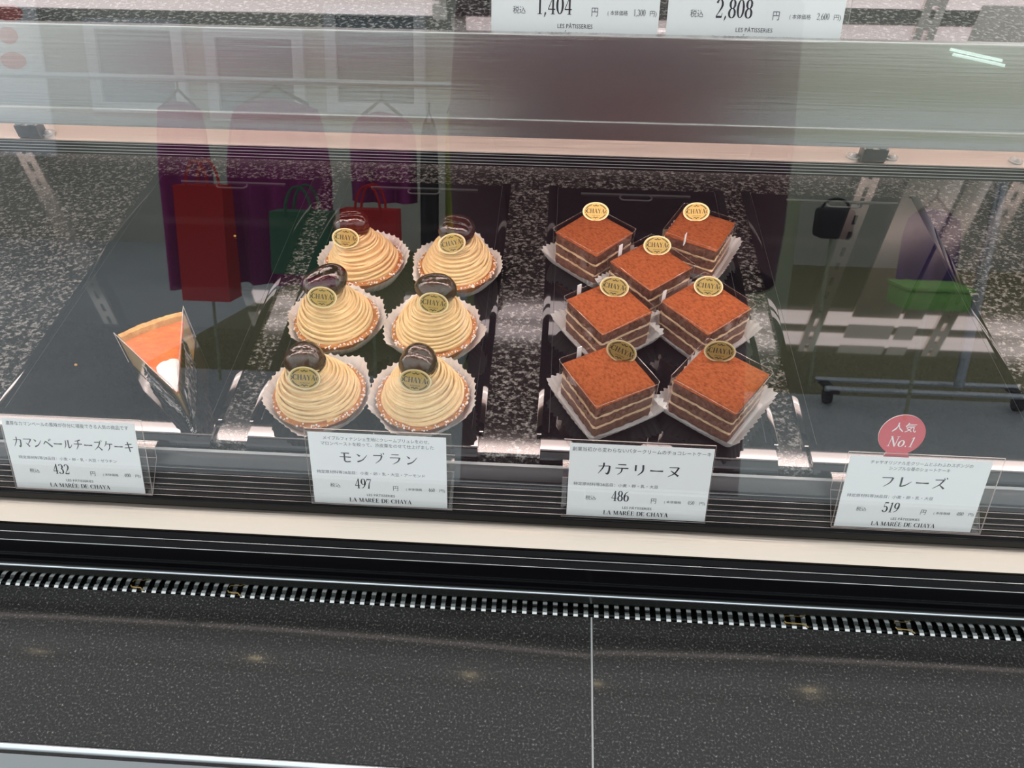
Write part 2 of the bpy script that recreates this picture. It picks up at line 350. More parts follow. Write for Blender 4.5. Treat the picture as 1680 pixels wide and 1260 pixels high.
# ------------------------------------------------------------------ room
bm = nb(); box(bm, -6, 6, -3.0, -1.60, -.90, -.85); box(bm, -6, -1.95, -7.0, -3.0, -.90, -.85)
o = link('floor', bm, M['floor'], smooth=False); struct(o, 'grey tiled floor of the arcade in front of the pastry counter', 'floor')
bm = nb(); box(bm, -1.95, 6, -7.0, -3.0, -.90, -.85)
o = link('floor_1', bm, M['floor_olive'], smooth=False); struct(o, 'olive floor of the arcade further off, mirrored in the glass', 'floor')
bm = nb(); box(bm, -6, 6, -1.60, 3.0, -.90, -.85)  # floor strip coloured darker than the grey tiles
o = link('floor_2', bm, M['floor_dark'], smooth=False); struct(o, 'darker strip of floor along the foot of the pastry counter', 'floor')
bm = nb(); box(bm, -6, 6, -7.12, -7.0, -.9, 3.2)
o = link('wall_far', bm, M['wall'], smooth=False); struct(o, 'pale shop front across the arcade, mirrored in the glass', 'wall')
for i, (x0, x1, z0, z1) in enumerate([(-5.6, -4.75, .55, 1.7), (-4.3, -3.4, .35, 1.15), (-3.2, -2.3, .3, 1.1), (-2.1, -1.2, .4, 1.3)]):
    bm = nb()
    for a, b, c, d in ((x0, x1, z0, z0+.09), (x0, x1, z1-.09, z1), (x0, x0+.1, z0+.09, z1-.09), (x1-.1, x1, z0+.09, z1-.09)):
        box(bm, a, b, -7.0, -6.94, c, d)
    w = link('window_%d' % (i+1), bm, M['frame'], smooth=False)
    struct(w, 'white framed shop window across the arcade, mirrored in the glass', 'window')
    bm = nb(); box(bm, x0+.1, x1-.1, -7.0, -6.98, z0+.09, z1-.09); link('window_pane', bm, M['shopglass'], w, smooth=False)

# ------------------------------------------------------------------ display case
case = thing('display_case', 'long refrigerated pastry display case with a speckled granite deck and steel sills', 'display case', (0, 0, 0))
def part(name, bm, m, parent=case, **k): return link(name, bm, m, parent, **k)
# granite deck
bm = nb(); profile_x(bm, [(-.0235, -.0125), (-.0215, -.0055), (-.019, -.0045), (.452, -.0045), (.452, -.03), (-.0225, -.03)], XL, XR)
part('granite_deck', bm, M['granite'], smooth=False)
# rear wall
bm = nb(); box(bm, XL, XR, .452, .47, -.03, .66); part('rear_panel', bm, M['acryl_black'], smooth=False)
# rear sliding door edge (satin steel panel) and slotted standards
for x0, x1 in ((.437, .503), (.508, .536)):
    bm = nb(); box(bm, x0, x1, .444, .452, -.0045, .62, bev=.001); part('door_stile', bm, M['pinksteel'])
for x in (-.67, .388, .567, .72):
    bm = nb(); w = .011
    zs = [-.0045 + .025*i for i in range(26)]
    for za in zs[:-1]:   # strip between the slots
        box(bm, x-w, x+w, .438, .444, za+.014, za+.025)
        box(bm, x-w, x-.0025, .438, .444, za, za+.014); box(bm, x+.0025, x+w, .438, .444, za, za+.014)
    part('slotted_standard', bm, M['pinksteel'], smooth=False)
# paired tubes on the rear wall, both levels
for x0, x1, z, r in ((-.44, .98, .252, .0125), (-.44, .98, .293, .0125), (XL+.02, -.125, .404, .016), (-.105, .95, .428, .008), (.2, .95, .392, .011)):
    bm = nb(); tube(bm, [(x0, .4475, z), (x1, .4475, z)], r*.35, 14); 
    for v in bm.verts: v.co.z = z + (v.co.z-z)/.35
    l = part('rear_lamp_tube', bm, M['tube_rear'] if z < .35 else M['tube_up'])
    for xe in (x0, x1):
        bm = nb(); box(bm, xe-.008, xe+.008, .442, .452, z-r-.002, z+r+.002, bev=.001); link('end_cap', bm, M['pinksteel'], l)
# top slab, back body
bm = nb(); box(bm, XL, XR, .116, .143, .655, .69, bev=.004); part('case_top', bm, M['steel'])
# front rail and vent
bm = nb(); profile_x(bm, [(-.0245, -.0125), (-.0262, -.0085), (-.0285, -.0092), (-.0285, -.0140), (-.0235, -.0185), (-.0235, -.03)], XL, XR, closed=True); part('front_rail', bm, M['line'], smooth=False)
bm = nb(); arc = []
for i in range(9):
    t = i/8; arc.append((-.0286-.0095*t, -.0095-.0025*t-.0040*t*t))
arc += [(-.0381, -.030), (-.0286, -.030)]
profile_x(bm, arc, XL, XR); part('rail_apron', bm, M['apron'])
# slats between apron and glass
n = 6
vent = nb(); profile_x(vent, [(-.0382, -.0180), (-.0625, -.0322), (-.0625, -.045), (-.0382, -.045)], XL, XR)
vo = part('vent_grille', vent, M['vent'], smooth=False)
for i in range(n):
    t = (i+.15)/n; y = -.0385-.0238*t; z = -.0175-.0139*t
    bm = nb(); box(bm, XL, XR, y-.00024, y+.00024, z-.0020, z-.0006); so = link('slat', bm, M['line'], vo, smooth=False)
bm = nb(); profile_x(bm, [(-.0628, -.0306), (-.0655, -.0302), (-.0668, -.0318), (-.0668, -.045), (-.0628, -.045)], XL, XR); part('glass_gasket', bm, M['vent'])
bm = nb(); profile_x(bm, [(-.0690, -.0315), (-.0690, -.0226), (-.0684, -.0220), (-.0677, -.0224), (-.0677, -.0315)], XL, XR); part('outer_gasket', bm, M['vent'])
# stainless sill
bm = nb(); profile_x(bm, [(-.0692, -.0316), (-.0692, -.0300), (-.0895, -.0300), (-.0912, -.0310), (-.0915, -.0330), (-.0915, -.05), (-.0692, -.05)], XL, XR); part('steel_sill', bm, M['sill'])
# black stepped bumper
bm = nb(); profile_x(bm, [(-.0917, -.0330), (-.0930, -.0322), (-.0965, -.0328), (-.0975, -.0338), (-.0985, -.0332), (-.1020, -.0336), (-.1050, -.0345), (-.1062, -.0365), (-.1062, -.0640), (-.0917, -.0640)], XL, XR); part('black_bumper', bm, M['black'])
for y, z in ((-.0989, -.0331), (-.1056, -.0345)):
    bm = nb(); tube(bm, [(XL, y, z), (XR, y, z)], .00038, 8); part('bumper_bead', bm, M['chrome'])
bm = nb(); box(bm, XL, XR, -.1085, -.0917, -.1000, -.0640); part('black_plinth', bm, M['blackmatte'], smooth=False)
# polished strip behind the comb grille
bm = nb(); box(bm, XL, XR, -.1133, -.1090, -.0890, -.0615, bev=.0006); part('polished_strip', bm, M['strip'])
bm = nb(); tube(bm, [(XL, -.1130, -.0614), (XR, -.1130, -.0614)], .0009, 8); part('strip_bead', bm, M['tin'])
ledge = thing('stone_ledge', 'dark speckled stone ledge along the front of the pastry case', 'ledge')
for x0, x1 in ((XL, .0500), (.0514, XR)):
    bm = nb(); box(bm, x0, x1, -.2415, -.1196, -.112, -.0840, bev=.0004); link('stone_slab', bm, M['ledge'], ledge)
bm = nb(); box(bm, .0500, .0514, -.2415, -.1196, -.112, -.0843); link('joint', bm, M['joint'], ledge, smooth=False)
bm = nb(); tube(bm, [(XL, -.2440, -.0855), (XR, -.2440, -.0855)], .0026, 10); link('edge_trim', bm, M['tin'], ledge)
bm = nb(); box(bm, XL, XR, -.2415, -.10, -.85, -.112); link('front_panel', bm, M['panel'], ledge, smooth=False)
# comb grille : individual teeth
comb = thing('comb_grille', 'steel comb grille of short teeth between the black bumper and the stone ledge', 'grille')
bm = nb(); box(bm, -.55, .55, -.1196, -.1133, -.098, -.0945); link('grille_floor', bm, M['blackmatte'], comb, smooth=False)
bm = nb(); box(bm, -.46, -.45, -.1196, -.1133, -.0925, -.0855, bev=.0006); me_t = None
def tooth_mesh():
    b = nb(); profile_x(b, [(-.1195, -.0845), (-.1178, -.0838), (-.1150, -.0838), (-.1134, -.0846), (-.1134, -.0885), (-.1195, -.0885)], -.0018, .0018); return b
bm.free(); tm = None
xs = [-.4352 + .0083*i for i in range(100)]
for x in xs:
    if tm is None:
        t0 = link('tooth', tooth_mesh(), M['chrome'], comb, smooth=False); tm = t0.data; t0.location.x = x
    else:
        t1 = t0.copy(); COL.objects.link(t1); t1.location.x = x; t1.parent = comb
bm = nb()
for i in list(range(100, 112)) + list(range(-13, 0)): profile_x(bm, [(-.1195, -.0845), (-.1178, -.0838), (-.1150, -.0838), (-.1134, -.0846), (-.1134, -.0885), (-.1195, -.0885)], -.4352+.0083*i-.0018, -.4352+.0083*i+.0018)
o = link('tooth_run', bm, M['chrome'], comb, smooth=False); o['kind'] = 'stuff'
for x0, x1 in ((-.331, -.322), (-.249, -.240), (.205, .220), (.292, .303)):
    bm = nb(); tube(bm, [(x0, -.1145, -.0828), (x0+.001, -.1160, -.0825), (x1, -.1164, -.0825), (x1+.003, -.1190, -.0828)], .0005, 6); link('spring_clip', bm, M['gold'], comb)

# ------------------------------------------------------------------ front glass (leans back)
TH = radians(14.5)
gx = V((0, sin(TH), cos(TH))); gn = V((0, -cos(TH), sin(TH)))
bm = nb(); P0 = V((0, -.0672, -.030))
L = .70
vs = []
for d in (0, -.003):
    for s in (0, L):
        for x in (XL, XR):
            p = P0 + gn*d + gx*s; vs.append(bm.verts.new((x, p.y, p.z)))
for q in ((0, 1, 3, 2), (4, 6, 7, 5), (0, 4, 5, 1), (2, 3, 7, 6), (0, 2, 6, 4), (1, 5, 7, 3)): bm.faces.new([vs[i] for i in q])
o = link('front_glass', bm, M['glass'], smooth=False)
tag(o, 'clear leaning front glass pane of the pastry case, with reflections of the arcade', 'glass pane')

# ------------------------------------------------------------------ upper shelf
CLIPL, CLIPR = -0.3733, 0.2243
SCREWS = (-0.3626, 0.2126, 0.2383, 0.3225)
shelf = thing('upper_shelf', 'brushed steel fronted upper shelf hanging above the cakes', 'shelf', (0, 0, 0))
bm = nb(); profile_x(bm, [(.0600, .2490), (.0600, .3030), (.0606, .3042), (.0640, .3042), (.0640, .2400), (.0615, .2355), (.0592, .2362), (.0588, .2480), (.0592, .2489)], XL, XR); link('steel_front', bm, M['steel'], shelf)
bm = nb(); box(bm, XL, XR, .0640, .395, .270, .290); link('shelf_board', bm, M['granite_shelf'], shelf, smooth=False)
bm = nb(); profile_x(bm, [(.0750, .2150), (.0755, .2153), (.1500, .2153), (.1500, .2700), (.1480, .2700), (.1480, .2060), (.0750, .2060)], XL, XR)
ho = link('lamp_bracket', bm, M['pinksteel'], shelf, smooth=False)
bm = nb(); profile_x(bm, [(.0748, .2148), (.0748, .2048), (.0860, .2048), (.0860, .2148)], XL, XR); ro = link('ribbed_trim', bm, M['black'], shelf, smooth=False)
for i in range(4):
    z = .2138-.0024*i; bm = nb(); tube(bm, [(XL, .0747, z), (XR, .0747, z)], .00028, 6); link('rib', bm, M['line'], ro)
for y in (.1340, .1480):
    bm = nb(); tube(bm, [(XL+.03, y, .1985), (XR-.03, y, .1985)], .0058, 14); link('lamp_tube', bm, M['tube'], shelf)
bm = nb(); tube(bm, [(XL+.03, .0950, .2470), (XR-.03, .0950, .2470)], .0050, 14); link('lip_tube', bm, M['tube_lip'], shelf)
for x in (CLIPL, CLIPR):
    bm = nb(); box(bm, x-.0085, x+.0085, .0765, .0860, .2154, .2250, bev=.001); b = link('clip', bm, M['rail_grey'], shelf)
    bm = nb(); box(bm, x-.0070, x-.0025, .0775, .0840, .2250, .2275); box(bm, x+.002, x+.0065, .0775, .0840, .2250, .2275); link('clip_lug', bm, M['chrome'], b)
for x in SCREWS:
    bm = nb(); c = V((x, .0835, .2153)); d = V((0, 0, 1))
    tube(bm, [c, c+d*.0009], .0048, 16); tube(bm, [c+d*.0009, c+d*.0017, c+d*.0028], [.0032, .0030, .0016], 12); link('screw', bm, M['line'], shelf)

# ------------------------------------------------------------------ trays
def make_tray(name, label, x0, x1, slot):
    t = thing(name, label, 'tray', ((x0+x1)/2, 0, 0), 0, 'black acrylic trays on the granite deck'); w = (x1-x0)/2; s = .0105
    bm = nb(); profile = [(-.0248, -.0095), (-.0252, -.0060), (-.0246, -.0040), (-.0232, -.0026), (-.0180, -.0016), (-.0176, -.0006), (-.0166, 0), (.3700, 0), (.3700, -.0040), (-.0238, -.0040), (-.0238, -.0095)]
    profile_x(bm, profile, -w+s*.35, w-s*.35)
    for v in bm.verts:
        if v.co.y > -.006: v.co.x = math.copysign(w-s, v.co.x)
    link('tray_plate', bm, M['acryl_black'], t, smooth=False)
    for sg in (-1, 1):
        bm = nb(); xa, xb = sorted((sg*(w-s+.0004), sg*w))
        box(bm, xa, xb, 0.0004, .3755, -.0042, -.0006, bev=.0004); link('side_rail', bm, M['acryl_black'], t)
        bm = nb(); tube(bm, [(sg*(w-s+.0002), .0015, -.0002), (sg*(w-s+.0002), .3700, -.0002)], .00028, 6); link('gap_highlight', bm, M['rail_grey'], t)  # thin grey tube stands for the highlight along the gap
        bm = nb(); box(bm, xa+.0005, xb-.0005, -.0004, .0004, -.0022, -.0008); link('rail_glint', bm, M['chrome'], t, smooth=False)  # chrome sliver stands for the white highlight on the black rail end
    if slot is not None:
        bm = nb(); r = []
        for i in range(41):
            a = 2*pi*i/40; ex = .0125 if cos(a) > 0 else -.0125
            r.append((slot+ex+.0055*cos(a), .3535+.0055*sin(a), .0003))
        tube(bm, r, .0009, 8, caps=False); link('finger_slot', bm, M['rail_grey'], t)  # ring greyer than the black tray, as the lamp's highlight on the slot edge
        bm = nb(); box(bm, slot-.062, slot+.062, .3570, .3592, 0.0, .0018, bev=.0006); link('moulded_bar', bm, M['rail_grey'], t)  # bar is black acrylic; its grey colour paints in a highlight
    return t
TR = [(-.4690, -.2674, None), (-.2443, -.0442, None), (.0, .1999, None), (.2203, .4210, None)]
make_tray('pastry_tray', 'black tray holding only the single orange cheesecake slice', -.4690, -.2674, -.001)
make_tray('pastry_tray', 'black tray under the six swirled chestnut cream cakes', -.2443, -.0442, .0)
make_tray('pastry_tray', 'black tray under the seven square chocolate cakes', .0, .1999, -.001)
make_tray('pastry_tray', 'empty black tray beside the square chocolate cakes, behind the red round badge', .2203, .4210, .01)

# ------------------------------------------------------------------ gold tag
def tag_parts(parent, loc, tilt, roll, rz=0, a=.0133, b=.0094):
    """oval gold tag: plate with raised pale rim and dark printing, standing on loc (its lower edge), leaning back by tilt"""
    R = Matrix.Translation(loc) @ Matrix.Rotation(rz, 4, 'Z') @ Matrix.Rotation(-tilt, 4, 'X') @ Matrix.Rotation(roll, 4, 'Y') @ Matrix.Translation((0, 0, b*.98))
    bm = nb(); n = 48; th = .0005
    def P(x, z, y): return R @ V((x, y, z))
    fr = [bm.verts.new(P(a*cos(2*pi*i/n), b*sin(2*pi*i/n), -th)) for i in range(n)]
    bk = [bm.verts.new(P(a*cos(2*pi*i/n), b*sin(2*pi*i/n), th)) for i in range(n)]
    bm.faces.new(fr); bm.faces.new(bk[::-1])
    for i in range(n): bm.faces.new((fr[i], bk[i], bk[(i+1) % n], fr[(i+1) % n]))
    def ring(k0, k1, y, mi, a0=0, a1=360):
        m = max(4, int(n*(a1-a0)/360)); prev = None
        for i in range(m+1):
            t = radians(a0+(a1-a0)*i/m)
            q = (bm.verts.new(P(a*k0*cos(t), b*k0*sin(t), y)), bm.verts.new(P(a*k1*cos(t), b*k1*sin(t), y)))
            if prev:
                f = bm.faces.new((prev[0], q[0], q[1], prev[1])); f.material_index = mi
            prev = q
    ring(.90, 1.0, -th-.00005, 1)
    for s in (20, 112, 200, 292): ring(.74, .82, -th-.00005, 2, s, s+48)
    T = lambda x, y: P(x, y, -th-.00008)
    serif(bm, 'CHAYA', 0, -.0016, .0044, T, 2, squeeze=1.08, wmul=1.75)
    for sg in (1, -1):        # small scrolls above and below
        ribbon(bm, [(-.0030, sg*.0062, .0006), (-.0012, sg*.0056, .0009), (0, sg*.0068, .0008)], lambda p: T(p.x, p.y), 2)
        ribbon(bm, [(.0030, sg*.0062, .0006), (.0012, sg*.0056, .0009), (0, sg*.0068, .0008)], lambda p: T(p.x, p.y), 2)
        ribbon(bm, [(sg*.0108, .0016, .0004), (sg*.0098, 0, .0009), (sg*.0108, -.0016, .0004)], lambda p: T(p.x, p.y), 2)
    for k in range(7):
        x = -.0036+.0012*k
        ribbon(bm, [(x, -.0046, .0004), (x+.0006, -.0034, .0004)], lambda p: T(p.x, p.y), 2)
    ribbon(bm, [(-.0010, -b, .0010), (.0010, -b, .0010)], lambda p: T(p.x, p.y), 1)
    return link('gold_tag', bm, [M['gold'], M['gold_rim'], M['tag_ink']], parent, smooth=False, sharp='keep')

# ------------------------------------------------------------------ chestnut cream cakes
def paper_cup(parent, rng, r0=.031, r1=.0455, h=.0190):
    bm = nb(); n = 132; pl = 44; ph = [rng.uniform(-.35, .35) for _ in range(pl)]
    big = [(k, rng.uniform(0, 2*pi), rng.uniform(.0005, .0015)) for k in (2, 3, 5, 8)]
    prof = [(.0, .0006), (r0*.6, .0005), (r0, .0006)] + [(r0+(r1-r0)*t**.9, .0006+h*t**1.15) for t in (.15, .35, .55, .75, .9, 1.0)]
    def fn(p, a, k, r, z):
        t = max(0, (z-.0006)/h)
        if t <= 0: return p
        c = (a/(2*pi)*pl); j = ph[int(c) % pl]
        w = (abs((c % 1)-.5)*4-1)*(1+j)
        rr = r + w*.0010*t**.6 + sum(A*sin(m*a+q) for m, q, A in big)*t
        return V((rr*cos(a), rr*sin(a), z + w*.0007*t*t + sum(A*1.2*sin((m+1)*a+q) for m, q, A in big)*t*t))
    rings = lathe(bm, prof[1:], n, fn=fn); cap(bm, rings[0][::-1])
    return link('paper_cup', bm, M['paper'], parent, smooth=False, sharp='keep')
def cream_profile(t):
    """radius and height of the heap at t in 0..1"""
    P = [(0, .0345, .0150), (.12, .0346, .0190), (.28, .0318, .0250), (.45, .0270, .0322), (.62, .0216, .0390), (.8, .0158, .0450), (1.0, .0104, .0502)]
    for (a, r0, z0), (b, r1, z1) in zip(P, P[1:]):
        if t <= b:
            k = (t-a)/(b-a); return r0+(r1-r0)*k, z0+(z1-z0)*k
    return P[-1][1:]
def make_montblanc(x, y, nut, nutr, nrot, tagp, troll, seed, label):
    rng = random.Random(seed); t = thing('chestnut_cream_cake', label, 'cake', (x, y, 0), 0, 'swirled chestnut cream cakes on the second tray')
    paper_cup(t, rng)
    bm = nb()
    rings = lathe(bm, [(.0295, .0014), (.0330, .0110), (.0362, .0150), (.0382, .0160), (.0390, .0168), (.0382, .0178), (.0345, .0172), (.020, .0165)], 64); cap(bm, rings[0][::-1]); cap(bm, rings[-1])
    link('tart_shell', bm, M['tart'], t)
    bm = nb()
    for k in range(210):
        a = rng.uniform(0, 2*pi); r = rng.uniform(.0362, .0394); s = rng.uniform(.0005, .0011)
        blob(bm, (r*cos(a), r*sin(a), .0172+rng.uniform(-.001, .0012)), s, s, s, 6, 4)
    so = link('pearl_sugar', bm, M['sugar'], t); so['kind'] = 'stuff'
    lx, ly = nut[0]-x, nut[1]-y
    def centre(tt): return lx*.85*tt**1.2, ly*.85*tt**1.2
    bm = nb()
    def fn(p, a, k, r, z):
        cx, cy = centre(max(0, (z-.0150)/.0352)); return V((p.x+cx, p.y+cy, p.z))
    rings = lathe(bm, [(max(.002, cream_profile(i/10)[0]-.0022), cream_profile(i/10)[1]) for i in range(11)], 40, fn=fn); cap(bm, rings[-1])
    for hlx in range(2):
        turns = 13 if hlx == 0 else 9; ph = rng.uniform(0, 2*pi); ta = rng.uniform(0, 2*pi); pts = []; rad = []
        tl = rng.uniform(.0006, .0016) if hlx == 0 else rng.uniform(.0028, .0046); w = [(rng.uniform(.0002, .0006), rng.randint(2, 5), rng.uniform(0, 6)) for _ in range(4)]
        m = turns*32
        for i in range(m+1):
            tt = i/m; a = ph+2*pi*turns*tt*(1 if hlx == 0 else 1); r, z = cream_profile(tt); cx, cy = centre(tt)
            wob = sum(A*sin(f*a*.37+q) for A, f, q in w)
            r += (-.0012 if hlx == 0 else -.0008) + wob*.9
            zz = z + tl*sin(a+ta)*(1-.4*tt) + wob*.8*sin(a*.61+ph)
            pts.append((cx+r*cos(a), cy+r*sin(a), zz)); rad.append(.00142*(1-.2*tt)*(1+.12*sin(a*1.7+ph)))
        tube(bm, pts, rad, 8, flat=1.0)
    link('cream_swirl', bm, M['cream'], t)
    bm = nb(); R = Matrix.Rotation(nrot[2], 3, 'Z') @ Matrix.Rotation(nrot[0], 3, 'X') @ Matrix.Rotation(nrot[1], 3, 'Y')
    def fn2(p):
        k = 1 + .05*sin(3*p.x+seed) + .04*sin(4*p.y+2*seed)
        q = p*k
        if p.z > 0: q.z *= .92+.12*abs(p.x)
        q.z -= .10*max(0, 1-abs(p.y)*3.2)*max(0, p.z)      # shallow crease
        return q
    blob(bm, (lx, ly, nut[2]), *nutr, 36, 22, rot=R, fn=fn2)
    link('candied_chestnut', bm, M['chestnut'], t)
    tag_parts(t, V(tagp)-V((x, y, 0))+V((0, -.0065, .0040)), radians(34), troll)
MB = [
 (-.1823, .2000, (-.1900, .2080, .0560), (.0170, .0155, .0150), (.1, 0, .2), (-.1925, .1890, .0420), radians(4), 'chestnut cream cake at the back, on the cheesecake side of its tray'),
 (-.0878, .1994, (-.0872, .2060, .0545), (.0182, .0155, .0150), (.15, .05, -.3), (-.0868, .1865, .0420), radians(-14), 'chestnut cream cake at the back, on the chocolate cake side, its gold tag tilted'),
 (-.1907, .1128, (-.1964, .1190, .0555), (.0212, .0160, .0140), (.1, -.25, .3), (-.1947, .1005, .0430), radians(3), 'middle chestnut cream cake on the cheesecake side, topped by a broad slanting chestnut'),
 (-.0984, .1056, (-.0951, .1120, .0580), (.0190, .0155, .0142), (.1, 0, -.1), (-.0950, .0935, .0470), radians(5), 'middle chestnut cream cake on the chocolate cake side, its broad chestnut level'),
 (-.1853, .0199, (-.1926, .0262, .0490), (.0178, .0160, .0165), (.2, 0, .1), (-.1884, .0075, .0375), radians(1), 'front chestnut cream cake on the cheesecake side of its tray'),
 (-.0974, .0222, (-.0987, .0284, .0495), (.0168, .0155, .0160), (.2, .05, -.2), (-.0995, .0100, .0372), radians(5), 'front chestnut cream cake on the chocolate cake side, close behind the 497 price card'),
]
for i, (x, y, nut, nr, rot, tp, tr, lab) in enumerate(MB): make_montblanc(x, y, nut, nr, rot, tp, tr, 11+i*7, lab)

# ------------------------------------------------------------------ square chocolate cakes
def square_path(s, rad, n=5):
    """rounded square outline, half side s"""
    out = []
    for k, (sx, sy) in enumerate(((1, 1), (-1, 1), (-1, -1), (1, -1))):
        for i in range(n+1):
            a = pi/2*k + pi/2*i/n; out.append(V((sx*(s-rad)+rad*cos(a), sy*(s-rad)+rad*sin(a), 0)))
    return out
def slab(bm, s, rad, z0, z1, rng, rough=.0006, rows=3):
    path = []
    base = square_path(s, rad, 3)
    for i, p in enumerate(base):
        q = base[(i+1) % len(base)]; m = max(1, int((q-p).length/.003))
        for k in range(m): path.append(p.lerp(q, k/m))
    rings = []
    for j in range(rows+1):
        z = z0+(z1-z0)*j/rows; sh = 0 if 0 < j < rows else -.0004
        rings.append([bm.verts.new((p.x*(1+(rng.uniform(-1, 1)*rough+sh)/s), p.y*(1+(rng.uniform(-1, 1)*rough+sh)/s), z+rng.uniform(-1, 1)*rough*.5)) for p in path])
    n = len(path)
    for A, B in zip(rings, rings[1:]):
        for i in range(n): bm.faces.new((A[i], A[(i+1) % n], B[(i+1) % n], B[i]))
    bm.faces.new(rings[0][::-1]); bm.faces.new(rings[-1])
def make_choc(x, y, rz, s, tagp, troll, tlean, strip, seed, label):
    rng = random.Random(seed)
    t = thing('square_chocolate_cake', label, 'cake', (x, y, 0), rz, 'square chocolate cakes on the third tray')
    s = s/2
    # paper base : square, pleated and flared
    bm = nb(); base = square_path(s+.0022, .004, 4); path = []
    for i, p in enumerate(base):
        q = base[(i+1) % len(base)]; m = max(1, int((q-p).length/.0012))
        for k in range(m): path.append(p.lerp(q, k/m))
    n = len(path); rings = []
    ctr = V((0, 0, 0)); cor = [rng.uniform(.6, 1.3) for _ in range(4)]
    for j, tt in enumerate((0, .02, .3, .6, .85, 1.0)):
        ring = []
        for i, p in enumerate(path):
            d = p.normalized(); ax = V((math.copysign(1, p.x) if abs(p.x) >= abs(p.y) else 0, math.copysign(1, p.y) if abs(p.y) > abs(p.x) else 0, 0))
            a = atan2(p.y, p.x); cq = max(0, abs(sin(2*a))-.55)/.45; kq = cor[int((a % (2*pi))/(pi/2)) % 4]
            z = .0006 if j == 0 else .0006 + (.0105+.005*cq*kq)*tt**1.2
            w = sin(i*2*pi/4.1+sin(i*.13)*1.2)*.0011*tt**.7 if j else 0
            out = (.0072*tt**.9 + .0030*tt*cq*kq) if j else -.001
            q = p + d*(out+w) + V((0, 0, z + w*.8))
            ring.append(bm.verts.new(q))
        rings.append(ring)
    for A, B in zip(rings, rings[1:]):
        for i in range(n): bm.faces.new((A[i], A[(i+1) % n], B[(i+1) % n], B[i]))
    bm.faces.new(rings[0][::-1]); link('paper_base', bm, M['paper_silver'], t, smooth=False, sharp='keep')
    z = .0014
    for nm, h, m, sc in (('sponge_layer', .0105, M['sponge'], 0), ('cream_layer', .0018, M['buttercream'], .0004), ('sponge_layer', .0105, M['sponge'], 0), ('cream_layer', .0019, M['buttercream'], .0004), ('sponge_layer', .0115, M['sponge'], 0)):
        bm = nb(); slab(bm, s-.0006+sc, .0022, z, z+h, rng); link(nm, bm, m, t); z += h
    # powder top : fine grid with softened edge
    bm = nb(); g = 26; grid = []
    for i in range(g+1):
        row = []
        for j in range(g+1):
            u, v = -1+2*i/g, -1+2*j/g; k = s-.0002
            ed = max(abs(u), abs(v)); drop = max(0, (ed-.93)/.07)**2*.0016
            row.append(bm.verts.new((u*k*(1-.012*abs(v)**8), v*k*(1-.012*abs(u)**8), z+.0016-drop+rng.uniform(-.00022, .00022))))
        grid.append(row)
    for i in range(g):
        for j in range(g): bm.faces.new((grid[i][j], grid[i+1][j], grid[i+1][j+1], grid[i][j+1]))
    edge = [e for e in bm.edges if e.is_boundary]
    r = bmesh.ops.extrude_edge_only(bm, edges=edge)
    for v in [q for q in r['geom'] if isinstance(q, bmesh.types.BMVert)]: v.co.z = z-.0003
    link('cocoa_top', bm, M['cocoa'], t)
    # clear film round the sides, open at the top
    bm = nb(); pth = square_path(s+.0014, .003, 4); top = z+.0045
    A = [bm.verts.new((p.x, p.y, .002)) for p in pth]; B = [bm.verts.new((p.x*1.015, p.y*1.015, top+.0012*sin(3*atan2(p.y, p.x)+seed))) for p in pth]
    for i in range(len(pth)): bm.faces.new((A[i], A[(i+1) % len(pth)], B[(i+1) % len(pth)], B[i]))
    fo = link('film_collar', bm, M['film'], t, smooth=True, sharp='keep')
    bm = nb(); tube(bm, [v.co for v in []] or [V((p.x*1.016, p.y*1.016, top+.0012*sin(3*atan2(p.y, p.x)+seed))) for p in pth+pth[:1]], .00016, 5, caps=False); link('film_edge', bm, M['film_rim'], fo)
    if strip:
        a = strip
        bm = nb(); p = V((a[0], a[1], 0)); box(bm, p.x-.0022, p.x+.0022, p.y-.0003, p.y+.0003, a[2], a[2]+.013)
        link('sticker_strip', bm, M['card'], fo, smooth=False)
    Ri = Matrix.Rotation(-rz, 3, 'Z'); tp = Ri @ (V(tagp)-V((x, y, 0))); tp.z = z+.0010
    tag_parts(t, tp, tlean, troll, -rz)
CH = [
 (.0477, .2319, 2.5, .0560, (.0490, .2510, 0), 0, 42, None, 'square chocolate cake at the back, nearest the chestnut cream cakes'),
 (.1540, .2441, 18.2, .0555, (.1511, .2560, 0), -3, 40, (-.030, .005, .036), 'square chocolate cake at the back, nearest the empty tray'),
 (.1011, .1835, -3.7, .0565, (.1075, .1975, 0), 0, 42, (-.012, .030, .036), 'square chocolate cake in the middle of the seven, alone in its row'),
 (.0600, .1211, -9.5, .0565, (.0631, .1330, 0), 8, 38, (-.012, .030, .034), 'square chocolate cake in the third row, on the chestnut cream cake side'),
 (.1477, .1276, -4.0, .0580, (.1492, .1385, 0), 4, 40, (-.024, .0302, .034), 'square chocolate cake in the third row, beside the empty tray'),
 (.0573, .0353, -14.8, .0575, (.0645, .0510, 0), 22, 24, (-.010, .031, .034), 'front square chocolate cake with a steeply tilted tag, nearest the chestnut cream cakes'),
 (.1501, .0367, 8.9, .0585, (.1488, .0550, 0), 5, 22, None, 'front square chocolate cake beside the empty tray, showing its layered side'),
]
for i, (x, y, rz, s, tp, rl, ln, st, lab) in enumerate(CH): make_choc(x, y, radians(rz+45), s, tp, radians(rl), radians(ln), st, 40+i*5, lab)

